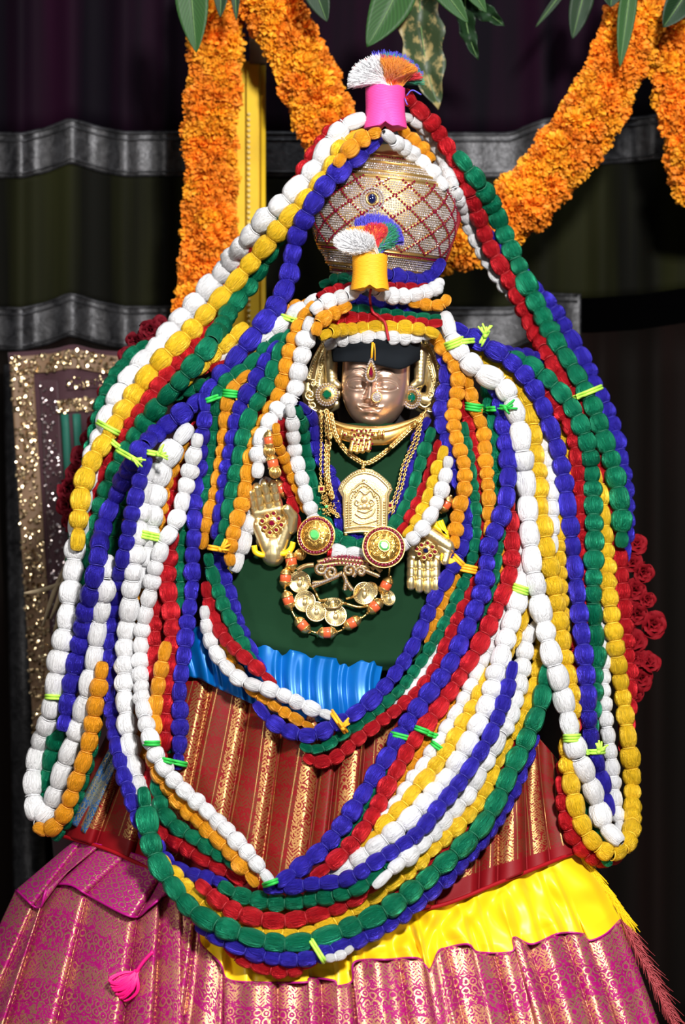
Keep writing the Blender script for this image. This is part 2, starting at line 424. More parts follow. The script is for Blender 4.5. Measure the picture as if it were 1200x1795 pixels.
xs_ = list(range(-260, 1500, 20))
def cstrip(name, y0, y1, mat, off=0.0, xa=-260, xb=1480, w0=1, w1=1, label=None):
    xs = list(range(xa, xb, 20))+[xb]
    return sheet(name, [(x, y0+wv(x)*w0) for x in xs], [(x, y1+wv(x)*w1) for x in xs], int((xb-xa)/4), 14, lambda x, y, u, v: fold(x)-off, mat, cur, 1, 1, thick=.002, label=label)
cstrip('curtain_panel', -300, 236, Cup, 0, w0=0, label='purple black upper curtain panel'); cstrip('curtain_panel', 305, 545, Cmi, 0, label='olive black middle curtain panel')
cstrip('curtain_panel', 606, 1830, Clo, 0, w1=0, label='maroon black lower curtain panel')
cstrip('silver_band', 232, 312, SILVER, .004); cstrip('silver_band', 538, 614, SILVER, .004, xb=1018)
for y0 in (236, 247, 303, 541, 551, 606):
    b = MB(); xe = 1480 if y0 < 500 else 1016
    b.tube([P(x, y0+wv(x), fold(x)-.007) for x in range(-260, xe, 12)], .0026, 5); b.build('band_edging', PGOLD if 0 else SILVER, cur)
sheet('side_band', [(6, 640), (30, 636), (62, 640)], [(30, 1900), (60, 1900), (92, 1900)], 12, 60, lambda x, y, u, v: .74-.02*math.sin(u*PI)-.01*math.sin(y/60), SILVER, cur)
# the sequined hanging at left
sq = thing('sequined_hanging', P(140, 1500, .64), 'dark maroon hanging with gold sequin borders behind the left garlands', 'wall hanging')
MARO = plain('maroon_velvet', (.035, .006, .012), .8, sheen=.2); SEQ = plain('gold_sequin', (.80, .60, .34), .18, 1); SEQD = plain('sequin_ground', (.16, .09, .045), .6)
SEQS = plain('silver_sequin', (.5, .42, .42), .2, 1)
TEALC = plain('teal_cloth', (.0, .09, .06), .7)
def sy(x, y, u, v): return .64-.008*math.sin(x/14)-.012*math.exp(-((x-130)/30)**2)
sheet('cloth_panel', [(14, 618), (90, 612), (130, 604), (180, 614), (300, 620)], [(150, 2110), (200, 2110), (250, 2110), (300, 2110), (360, 2110)], 40, 60, sy, MARO, sq)
def sequin_band(top, bot, n, mat, ground, seed, sz=.0042):
    r = random.Random(seed)
    g = sheet('sequin_band', top, bot, 10, 24, lambda x, y, u, v: sy(x, y, u, v)-.004, ground, sq)
    a = spline(top, 3); b = spline(bot, 3); mb = MB()
    for _ in range(n):
        u, v = r.random(), r.random(); p = a[int(u*(len(a)-1))]; q = b[int(u*(len(b)-1))]
        x, y = p[0]*(1-v)+q[0]*v, p[1]*(1-v)+q[1]*v
        nn = Vector((r.gauss(0, .4), -1, r.gauss(0, .4))).normalized(); c = P(x, y, sy(x, y, 0, 0)-.008); k = len(mb.v)
        a1 = nn.orthogonal().normalized(); a2 = nn.cross(a1); s = sz*r.uniform(.6, 1.15)
        for i in range(6): mb.v.append(c+a1*math.cos(i*PI/3)*s+a2*math.sin(i*PI/3)*s)
        mb.v.append(c+nn*s*.3)
        for i in range(6): mb.f.append((k+i, k+(i+1) % 6, k+6))
    mb.build('sequins', mat, g, smooth=False, kind='stuff')
sequin_band([(18, 626), (90, 620), (130, 612), (180, 622), (262, 628)], [(18, 656), (90, 652), (130, 645), (180, 654), (262, 660)], 240, SEQ, SEQD, 1)
sequin_band([(18, 640), (38, 638), (58, 640)], [(66, 1400), (86, 1400), (106, 1400)], 650, SEQ, SEQD, 2)
sequin_band([(70, 668), (86, 666), (100, 668)], [(110, 1400), (124, 1400), (136, 1400)], 330, SEQS, MARO, 3, .0032)
sequin_band([(102, 702), (150, 698), (220, 704)], [(102, 724), (150, 720), (220, 726)], 110, SEQ, SEQD, 4)
sequin_band([(118, 664), (160, 660), (220, 664)], [(118, 684), (160, 680), (220, 684)], 70, SEQ, MARO, 5, .003)
for xa in (106, 127): sheet('teal_strip', [(xa, 726), (xa+7, 725), (xa+14, 726)], [(xa+30, 1200), (xa+37, 1200), (xa+44, 1200)], 5, 20, lambda x, y, u, v: sy(x, y, u, v)-.004-.003*math.sin(PI*u), TEALC, sq)
# ------------------------------------------------------------------ the idol's dressed body
idol = thing('idol', (0, .15, 0), 'dressed goddess idol with a gold face and gold hands in the middle', 'statue')
prof = [(475, 66, .066), (540, 72, .075), (600, 74, .08), (690, 70, .075), (745, 60, .07), (775, 90, .09), (800, 190, .20), (900, 215, .25), (1000, 220, .265), (1100, 215, .285), (1160, 230, .30), (1250, 300, .33), (1400, 400, .36), (1480, 440, .385), (1600, 490, .43), (1795, 560, .50), (2190, 640, .58)]
mb = MB(); n = 48
for (y, hw, dp) in prof:
    cx = 655 if y < 780 else 620 if y < 1200 else 590; cy = .0 if y < 780 else .15
    for k in range(n):
        th = 2*PI*k/n; Yc = cy+dp*math.sin(th)*(1 if math.sin(th) < 0 else .55); q = P(cx, y, cy-dp)
        mb.v.append(Vector(((cx-600)*.001*(D+cy)/D+hw*.001*math.cos(th)*(D+cy-dp*.5)/D, Yc, max(.003, q.z))))
for i in range(len(prof)-1):
    for k in range(n): k2 = (k+1) % n; mb.f.append((i*n+k, (i+1)*n+k, (i+1)*n+k2, i*n+k2))
mb.f.append(tuple(range(n))); mb.f.append(tuple((len(prof)-1)*n+k for k in reversed(range(n))))
mb.build('body', DARK, idol)
rp = random.Random(3)
def pleater(n, amp, seed, sharp=.75, top=.3, slot=False):
    r = random.Random(seed); w = [r.uniform(.5, 1.5) for _ in range(n)]; e = np.concatenate([[0], np.cumsum(w)])/sum(w); am = [r.uniform(.6, 1.2) for _ in range(n)]
    def f(u, v):
        i = min(n-1, int(np.searchsorted(e, u, 'right')-1)); s = (u-e[i])/(e[i+1]-e[i])
        h = (s/sharp if s < sharp else (1-s)/(1-sharp)); h = min(1, h*1.0); h = math.sin(h*PI/2)**.62 if slot else h*h*(3-2*h)
        return amp*am[i]*h*(top+(1-top)*v)
    return f
pl = pleater(15, .038, 5, .78, .75, True)
rs = thing('red_overskirt', P(560, 1600, -.1), 'red and gold brocade pleated overskirt below the blue cloth', 'skirt')
TOPR = [(205, 1250), (268, 1215), (345, 1178), (430, 1196), (560, 1226), (690, 1215), (860, 1225), (935, 1285), (975, 1330)]
BOTR = [(104, 1464), (190, 1490), (290, 1535), (400, 1572), (490, 1585), (600, 1595), (750, 1592), (880, 1545), (1018, 1490)]
sheet('brocade_cloth', TOPR, BOTR, 420, 60, lambda x, y, u, v: F(x, y)+.026-pl(u, v)-.004*math.sin(u*60+v*4)*(1-v)-.006*math.sin(u*31+2.2*math.sin(v*3+u*5)), REDB, rs, .98, .36, vflip=True)
b = MB(); b.tube([P(x, y, F(x, y)-.001) for x, y in spline(BOTR, 8)], .0035, 6); b.build('rolled_hem', REDH, rs)
bb = thing('blue_brocade_corner', P(150, 1450, .0), 'blue and gold brocade corner sticking out left of the red overskirt', 'cloth')
sheet('cloth_fold', [(214, 1270), (222, 1276), (230, 1284)], [(122, 1442), (134, 1450), (150, 1462)], 30, 40, lambda x, y, u, v: F(x, y)-.012-.006*math.sin(u*9), BLUB, bb, .08, .2)
# blue waist cloth
bw = thing('blue_waist_cloth', P(500, 1250, -.15), 'bright blue satin cloth gathered at the waist under the dark green cloth', 'cloth')
pb = pleater(15, .007, 8, .5, .9); pb2 = pleater(6, .014, 18, .6, .9)
sheet('gathered_satin', [(326, 1112), (352, 1098), (430, 1118), (560, 1150), (672, 1160)], [(322, 1188), (348, 1190), (400, 1215), (520, 1262), (650, 1262)], 300, 24, lambda x, y, u, v: F(x, y)-.004-pb(min(1, max(0, u+.03*math.sin(v*3+1))), v)-pb2(min(1, max(0, u-.05*v)), v)-.012*math.sin(PI*v), BLUEC, bw)
# green upper cloth
gc = thing('green_cloth', P(590, 1170, -.15), 'plain dark green cotton cloth covering the chest and lap', 'cloth')
def gdep(x, y, u, v):
    return F(x, y)-.001-.014*math.exp(-((v-.93)/.05)**2)-.006*math.exp(-((u-.5-.3*(v-.6))/.05)**2)*v-.004*math.sin(u*11+v*6)*v

def green_panel():
    L = [(553, 742), (540, 800), (520, 870), (470, 955), (425, 985), (405, 1010), (398, 1060), (405, 1110), (420, 1140)]
    R = [(752, 742), (760, 800), (775, 870), (790, 930), (800, 980), (795, 1040), (770, 1100), (735, 1150), (695, 1176)]
    a = spline(L, 3); b = spline(R, 3); mb = MB(); nv, nu = 110, 90
    for j in range(nv+1):
        v = j/nv; l = a[int(v*(len(a)-1))]; r = b[int(v*(len(b)-1))]
        for i in range(nu+1):
            u = i/nu; x = l[0]*(1-u)+r[0]*u; y = l[1]*(1-u)+r[1]*u+(12*math.sin(PI*u) if v > .9 else 12*math.sin(PI*u)*v)
            mb.v.append(P(x, y, gdep(x, y, u, v)))
    for j in range(nv):
        for i in range(nu): q = j*(nu+1)+i; mb.f.append((q, q+nu+1, q+nu+2, q+1))
    o = mb.build('draped_cotton', GREENC, gc); m = o.modifiers.new('t', 'SOLIDIFY'); m.thickness = .002
green_panel()
# yellow field and magenta borders of the lower sari
ls = thing('lower_sari', P(700, 2150, -.2), 'yellow silk sari with a deep magenta and gold border across the bottom', 'sari')
BND = [(296, 1582), (322, 1600), (346, 1626), (352, 1655), (385, 1688), (398, 1716), (440, 1722), (535, 1722), (541, 1714), (585, 1719), (591, 1728), (617, 1720), (622, 1686), (680, 1682), (733, 1680), (752, 1700), (768, 1668), (780, 1662), (819, 1655), (838, 1669), (897, 1668), (900, 1643), (932, 1655), (980, 1636), (1024, 1638), (1032, 1649), (1060, 1638), (1087, 1612)]
TOPY = [(285, 1545), (400, 1580), (490, 1590), (600, 1600), (750, 1590), (880, 1545), (960, 1515), (1008, 1488), (1022, 1494)]
py_ = pleater(19, .020, 21, .7, .25); pm_ = pleater(12, .055, 21, .84, .6, True)
def ydep(x, y, u, v):
    wr = .012*math.sin(u*46+3*math.sin(v*3.1+u*8))*math.sin(PI*min(1, v+.15))+.005*math.sin(u*95-v*7)
    return F(x, y)+.016-py_(u, v)*1.1-wr*.75
def mdep(x, y, u, v): return F(x, y)+.020-pm_(u, .3+v)*(.62+.55*v)-.004*math.sin(u*120+v*3)
sheet('yellow_field', TOPY, BND, 420, 60, ydep, YELC, ls)
sheet('brocade_border', BND, [(210, 2180), (300, 2180), (420, 2180), (540, 2180), (640, 2180), (760, 2180), (880, 2180), (1010, 2180), (1160, 2170), (1290, 2160)], 560, 70, lambda x, y, u, v: mdep(x, y, u, v)+.001, MAGB, ls, 1.05, .50)
b = MB(); bs = spline(BND, 4); nb = len(bs)
b.tube([P(x, y, ydep(x, y, i/(nb-1), 1.0)-.002) for i, (x, y) in enumerate(bs)], .0018, 5); b.build('woven_edge', MAGC, ls)
# left magenta drape
ms = thing('magenta_sari', P(120, 2150, -.1), 'magenta and gold brocade sari falling to the lower left corner', 'sari')
pl2 = pleater(6, .055, 31, .84, .25, True)
SB = [(28, 1560), (68, 1592), (84, 1556), (122, 1551), (160, 1572), (232, 1607), (262, 1590), (296, 1566), (318, 1590)]
sheet('scale_patterned_band', [(118, 1484), (140, 1474), (200, 1486), (260, 1505), (330, 1545), (352, 1560)], SB, 200, 30, lambda x, y, u, v: F(x, y)+.012-pl2(u, v)*.8, MAGS, ms, .34, .13)
sheet('brocade_border', SB, [(-260, 2180), (-200, 2180), (-90, 2180), (20, 2180), (130, 2180), (240, 2180), (330, 2180)], 300, 70, lambda x, y, u, v: F(x, y)+.012-pl2(u, .5+v)*(.8+.4*v)*(1 if v > 0 else .8), MAGB, ms, .5, .56)
b = MB(); bs = spline(SB, 5); nb = len(bs)
b.tube([P(x, y, F(x, y)+.012-pl2(i/(nb-1), 1.0)*.8-.002) for i, (x, y) in enumerate(bs)], .0022, 5); b.build('woven_edge', MAGC, ms)
# ------------------------------------------------------------------ turmeric post, marigolds, leaves, roses
TUR = plain('turmeric_yellow_paint', (.72, .46, .01), .7, ns=30, nstr=.3, var=.12); WOOD = plain('carved_dark_wood', (.22, .13, .06), .5, ns=60, nstr=.4, var=.3)
po = thing('wooden_post', P(432, 2120, .62), 'yellow painted wooden post behind the left marigold garland', 'post')
def Pz(px, z, Y): k = (D+Y)/D*.001; return Vector(((px-600)*k, Y, z))
mb = MB(); mb.box(Pz(425, 1.03, .65), (.036, .03, 1.03)); mb.build('shaft', TUR, po, smooth=False)
mb = MB(); mb.box(Pz(443, 1.55, .612), (.012, .010, .50)); mb.build('carved_strip', TUR, po, smooth=False)
for xx in (449, 461): mb = MB(); mb.tube([Pz(xx, .02, .612), Pz(xx, 2.05, .612)], .0055, 10); mb.build('moulding', TUR, po)
mb = MB(); mb.box(Pz(452, 2.10, .65), (.016, .034, .045)); mb.build('post_head', WOOD, po, smooth=False)
mb = MB()
for k in range(60): mb.sphere(Pz(436, 1.30+.011*k, .598), .0034, 6, 4)
mb.build('beading', plain('pale_beads', (.75, .60, .25), .5), po, kind='stuff')
BL = []
MG = [plain('marigold_orange', (.80, .23, .004), .7, var=.25, ns=30, nstr=.0), plain('marigold_gold', (.88, .33, .006), .7, var=.25, ns=30, nstr=.0)]
for q in range(5):
    r = random.Random(50+q); mb = MB(); npet = 270
    mb.sphere((0, 0, 0), .011, 8, 5)
    for i in range(npet):
        z = 1-2*(i+.5)/npet; th = i*2.39996; s = math.sqrt(1-z*z); d = Vector((s*math.cos(th), s*math.sin(th), z))
        d = (d+Vector((r.gauss(0, .12), r.gauss(0, .12), r.gauss(0, .12)))).normalized()
        a = d.orthogonal().normalized(); a.rotate(Quaternion(d, r.uniform(0, 6.28))); c = d.cross(a)
        R = r.uniform(.021, .028); w_ = r.uniform(.0028, .0046); cu = r.uniform(-.004, .006); k = len(mb.v)
        mb.v += [d*.008-a*w_*.4, d*.008+a*w_*.4, d*R*.75-a*w_+c*.002, d*R*.75+a*w_+c*.002, d*R-a*w_*.8+c*(cu+.002), d*R*1.05+c*cu, d*R+a*w_*.8+c*(cu+.002)]
        mb.f += [(k, k+1, k+3, k+2), (k+2, k+3, k+6, k+5, k+4)]
    me = bpy.data.meshes.new('marigold_bloom'); me.from_pydata([tuple(v) for v in mb.v], [], mb.f); me.materials.append(MG[q % 2]); me.polygons.foreach_set('use_smooth', [False]*len(me.polygons)); BL.append(me)
def marigold(pts, R, label, Y=.42, step=27, ring=6):
    s = spline(pts, step); root = thing('marigold_garland', P(*s[-1], Y), label, 'flower garland', 'marigold garlands hanging at the top'); base = root.location
    r = random.Random(len(s)); cord = MB(); cord.tube([P(x, y, Y) for x, y in s], .004, 6); cord.build('thread', plain('garland_thread', (.3, .25, .15), .8), root)
    for i, (x, y) in enumerate(s):
        c = P(x, y, Y); t = (P(*s[min(i+1, len(s)-1)], Y)-P(*s[max(i-1, 0)], Y)).normalized(); a = t.cross(Vector((0, 1, 0))).normalized(); b2 = Vector((0, 1, 0))
        rr = (R*r.uniform(.92, 1.06)-22)*.001*(D+Y)/D
        for k in range(ring):
            th = 2*PI*(k+.5*(i % 2))/ring+r.uniform(-.15, .15)
            o = bpy.data.objects.new('marigold_bloom', BL[r.randrange(5)]); o.parent = root
            o.location = c+a*math.cos(th)*rr+b2*math.sin(th)*rr+t*r.uniform(-.005, .005)-base
            o.rotation_euler = (r.uniform(0, 6), r.uniform(0, 6), r.uniform(0, 6)); q = r.uniform(.9, 1.12)*(1.12); o.scale = (q, q, q); col.objects.link(o)
    return root
marigold([(385, -60), (378, 60), (376, 150), (368, 230), (372, 300), (368, 370), (368, 430), (358, 490), (346, 545)], 47, 'straight marigold garland hanging over the yellow post at left', .50)
marigold([(455, -50), (478, 20), (520, 90), (556, 180), (606, 285), (680, 385), (770, 430), (850, 400), (925, 345), (985, 275), (1030, 215), (1068, 140), (1105, 60), (1130, -50)], 53, 'long swagged marigold garland passing behind the jewelled pot', .46)
marigold([(1150, -50), (1170, 40), (1186, 120), (1200, 190), (1212, 250), (1225, 330)], 48, 'marigold garland hanging at the upper right edge', .50)
def leafmat(name, c, var=.25):
    m, t, b, ln = nt(name); tc = N(t, 'ShaderNodeTexCoord'); sep = N(t, 'ShaderNodeSeparateXYZ'); ln(tc.outputs['UV'], sep.inputs[0])
    vein = math_(t, 'ABSOLUTE', math_(t, 'SINE', math_(t, 'ADD', math_(t, 'MULTIPLY', sep.outputs[1], 44.0), math_(t, 'MULTIPLY', math_(t, 'ABSOLUTE', sep.outputs[0]), -14.0))))
    ln(ramp(t, vein, [(.0, tuple(x*1.3+.004 for x in c)), (.2, c), (1, tuple(x*.75 for x in c))]), b.inputs['Base Color']); b.inputs['Roughness'].default_value = .5; b.inputs['Specular IOR Level'].default_value = .25; bump(t, b, vein, .15, .0006); return m
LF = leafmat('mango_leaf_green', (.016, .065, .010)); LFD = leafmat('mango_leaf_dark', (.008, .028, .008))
m_, t_, b_, l_ = nt('mottled_dry_leaf'); tc_ = N(t_, 'ShaderNodeTexCoord'); l_(ramp(t_, noise(t_, tc_.outputs['Object'], 38, 4, .6), [(.5, (.025, .045, .015)), (.62, (.30, .23, .09))]), b_.inputs['Base Color']); LFM = m_
def leaf(base, tip, w_, label, Y=.30, mat=None, curl=.3, bend=0.0, wave=.0):
    mat = mat or LF; o = thing('mango_leaf', P(*base, Y), label, 'leaf', 'mango leaves hanging along the top edge'); mb = MB(); nl, nw = 22, 8
    bx, by = base; dx, dy = tip[0]-bx, tip[1]-by; L = math.hypot(dx, dy); tx, ty = dx/L, dy/L; nx, ny = -ty, tx
    for i in range(nl+1):
        v = i/nl; w2 = w_/2*(math.sin(PI*min(1, v*.92+.08)**.85)**.8 if v < 1 else 0.02); cx = bx+dx*v+nx*bend*math.sin(PI*v); cy = by+dy*v+ny*bend*math.sin(PI*v)
        for k in range(nw+1):
            u = -1+2*k/nw; ww = w2*(1+.12*wave*math.sin(v*23+u))
            mb.v.append(P(cx+nx*u*ww, cy+ny*u*ww, Y-curl*abs(u)*w2*.001+.01*math.sin(v*3)+wave*.006*math.sin(v*17+u*2))); mb.uv.append((u, v))
    for i in range(nl):
        for k in range(nw): q = i*(nw+1)+k; mb.f.append((q, q+1, q+nw+2, q+nw+1))
    bl = mb.build('blade', mat, o); bl.modifiers.new('t', 'SOLIDIFY').thickness = .0008
    r_ = MB(); r_.tube([P(bx+dx*v+nx*bend*math.sin(PI*v), by+dy*v+ny*bend*math.sin(PI*v), Y-.002+.01*math.sin(v*3)) for v in np.linspace(-.12, .96, 16)], [.0018*(1-.8*v) for v in np.linspace(0, 1, 16)], 6); r_.build('midrib', plain('leaf_rib', (.10, .20, .05), .5), o)
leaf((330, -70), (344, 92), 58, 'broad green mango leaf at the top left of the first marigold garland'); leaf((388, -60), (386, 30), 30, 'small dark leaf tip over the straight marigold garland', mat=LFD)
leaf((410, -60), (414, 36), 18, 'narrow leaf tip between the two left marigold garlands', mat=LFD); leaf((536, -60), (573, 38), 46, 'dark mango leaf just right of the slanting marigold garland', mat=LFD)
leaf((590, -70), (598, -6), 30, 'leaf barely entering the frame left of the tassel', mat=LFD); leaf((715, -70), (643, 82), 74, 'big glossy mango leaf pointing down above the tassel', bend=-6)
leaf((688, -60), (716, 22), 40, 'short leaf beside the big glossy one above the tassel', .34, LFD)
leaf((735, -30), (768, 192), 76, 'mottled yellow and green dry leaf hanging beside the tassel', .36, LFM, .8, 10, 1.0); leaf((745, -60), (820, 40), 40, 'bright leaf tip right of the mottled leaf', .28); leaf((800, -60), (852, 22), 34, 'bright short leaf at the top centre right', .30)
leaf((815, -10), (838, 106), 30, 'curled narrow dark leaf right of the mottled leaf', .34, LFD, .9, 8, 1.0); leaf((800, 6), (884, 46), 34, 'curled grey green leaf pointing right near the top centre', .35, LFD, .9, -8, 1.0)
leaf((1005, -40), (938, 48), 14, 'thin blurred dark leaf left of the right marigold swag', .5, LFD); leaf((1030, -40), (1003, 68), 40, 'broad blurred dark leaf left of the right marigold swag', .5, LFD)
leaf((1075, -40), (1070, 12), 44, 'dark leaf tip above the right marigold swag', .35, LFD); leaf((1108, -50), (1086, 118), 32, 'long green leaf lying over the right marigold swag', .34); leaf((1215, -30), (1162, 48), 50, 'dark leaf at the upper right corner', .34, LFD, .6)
# roses
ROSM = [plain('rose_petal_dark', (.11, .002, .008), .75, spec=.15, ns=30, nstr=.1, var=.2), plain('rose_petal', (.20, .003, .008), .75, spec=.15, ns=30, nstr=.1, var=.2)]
PET = []
for q in range(3):
    r = random.Random(q+5); mb = MB(); nu, nv = 6, 5
    for j in range(nv+1):
        v = j/nv
        for i in range(nu+1):
            u = -1+2*i/nu; wd = .62*math.sin(PI*(.12+.72*v)); x = u*wd; z = v*1.0+(-.12*u*u)*v
            y = .32*u*u*wd-.30*v*v+(.5*max(0, v-.75)*2)*(1+.3*r.random()); mb.v.append(Vector((x, -y, z)))
    for j in range(nv):
        for i in range(nu): k = j*(nu+1)+i; mb.f.append((k, k+1, k+nu+2, k+nu+1))
    me = bpy.data.meshes.new('petal'); me.from_pydata([tuple(v) for v in mb.v], [], mb.f); me.polygons.foreach_set('use_smooth', [True]*len(me.polygons)); PET.append(me)
PETM = [[(lambda m: (m.materials.append(ROSM[k]), m)[1])(p.copy()) for p in PET] for k in range(2)]
def rose(px, py, r_, Y, label, k=0, tilt=None):
    o = thing('red_rose', P(px, py, Y), label, 'rose', 'red roses tucked behind the garlands'); r = random.Random(int(px*7+py)); R = r_*.001*1.12
    M = Quaternion(Vector((1, 0, 0)), PI/2+r.uniform(-.5, .5)) @ Quaternion((0, 0, 1), r.uniform(0, 6)); M = Quaternion((0, 0, 1), r.uniform(-.5, .5)) @ M
    for i in range(15):
        ring = i/15; op = .12+1.05*ring; th = i*2.4
        c = bpy.data.objects.new('petal', PETM[k][r.randrange(3)]); c.parent = o
        q = M @ Quaternion((0, 0, 1), th) @ Quaternion((1, 0, 0), op)
        c.rotation_mode = 'QUATERNION'; c.rotation_quaternion = q; s = R*(.60+.42*ring); c.scale = (s*1.1, s, s); c.location = (M @ Vector((0, 0, -R*.35)))+q @ Vector((0, -.05*R, 0)); col.objects.link(c)
    return o
RL = [(262, 580, 22, 'rose'), (238, 600, 20, 0), (280, 568, 16, 0), (222, 622, 18, 0), (168, 745, 20, 0), (158, 772, 20, 0), (143, 800, 22, 0), (132, 828, 22, 0), (121, 858, 22, 0), (118, 886, 22, 0), (126, 915, 20, 0), (150, 845, 22, 0), (140, 880, 22, 0), (178, 715, 18, 0), (186, 690, 16, 0)]
names = ['beside the silver band at upper left', 'just below the topmost left roses', 'topmost at upper left beside the white strand', 'above the outer left green strand', 'at the top of the lower left cluster', 'second in the lower left cluster', 'left of the yellow strand at the widest point', 'upper middle of the lower left cluster', 'furthest left in the lower left cluster', 'low on the outer side of the lower left cluster', 'lowest in the left cluster', 'inner middle of the lower left cluster', 'inner low part of the lower left cluster', 'half hidden behind the outer left green strand', 'barely showing behind the outer left green strand']
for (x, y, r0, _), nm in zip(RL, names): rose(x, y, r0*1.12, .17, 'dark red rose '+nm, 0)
RR = [(1116, 952, 19), (1106, 985, 20), (1128, 1005, 20), (1112, 1035, 22), (1135, 1052, 16), (1146, 1096, 24), (1116, 1078, 22), (1112, 1122, 22), (1138, 1160, 22), (1116, 1152, 20), (1124, 1190, 22), (1110, 1215, 18)]
names = ['topmost of the right cluster', 'second from the top in the right cluster', 'outer upper side of the right cluster', 'inner upper middle of the right cluster', 'small on the outer side of the right cluster', 'round and open, furthest right', 'just left of the round open one', 'centre of the right cluster', 'outer lower side of the right cluster', 'inner lower middle of the right cluster', 'near the bottom of the right cluster', 'lowest of the right cluster']
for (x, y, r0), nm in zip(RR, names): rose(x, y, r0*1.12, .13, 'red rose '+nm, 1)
# dry palm stalk at left
dp = thing('dry_palm_stalk', P(100, 1190, .2), 'dry braided straw stalk behind the left garlands', 'straw'); STR = plain('dry_straw', (.26, .20, .12), .8, ns=90, nstr=.5, var=.3)
mb = MB(); cl = spline([(130, 940), (118, 1000), (110, 1060), (100, 1120), (96, 1200)], 3)
for ph in (0, 2.1, 4.2): mb.tube([P(x+5*math.sin(i*.35+ph), y, .20+.005*math.cos(i*.35+ph)) for i, (x, y) in enumerate(cl)], .0042, 6)
mb.build('braid', STR, dp)
for pts in ([(42, 1040), (75, 1034), (108, 1022), (124, 1010)], [(74, 1098), (84, 1070), (98, 1030), (118, 985)], [(88, 1085), (100, 1058), (108, 1030), (112, 1000)]):
    mb = MB(); s = spline(pts, 5); mb.tube([P(x, y, .19) for x, y in s], [.0022+.003*math.sin(PI*i/len(s)) for i in range(len(s))], 6, flat=.4); mb.build('straw_blade', STR, dp)
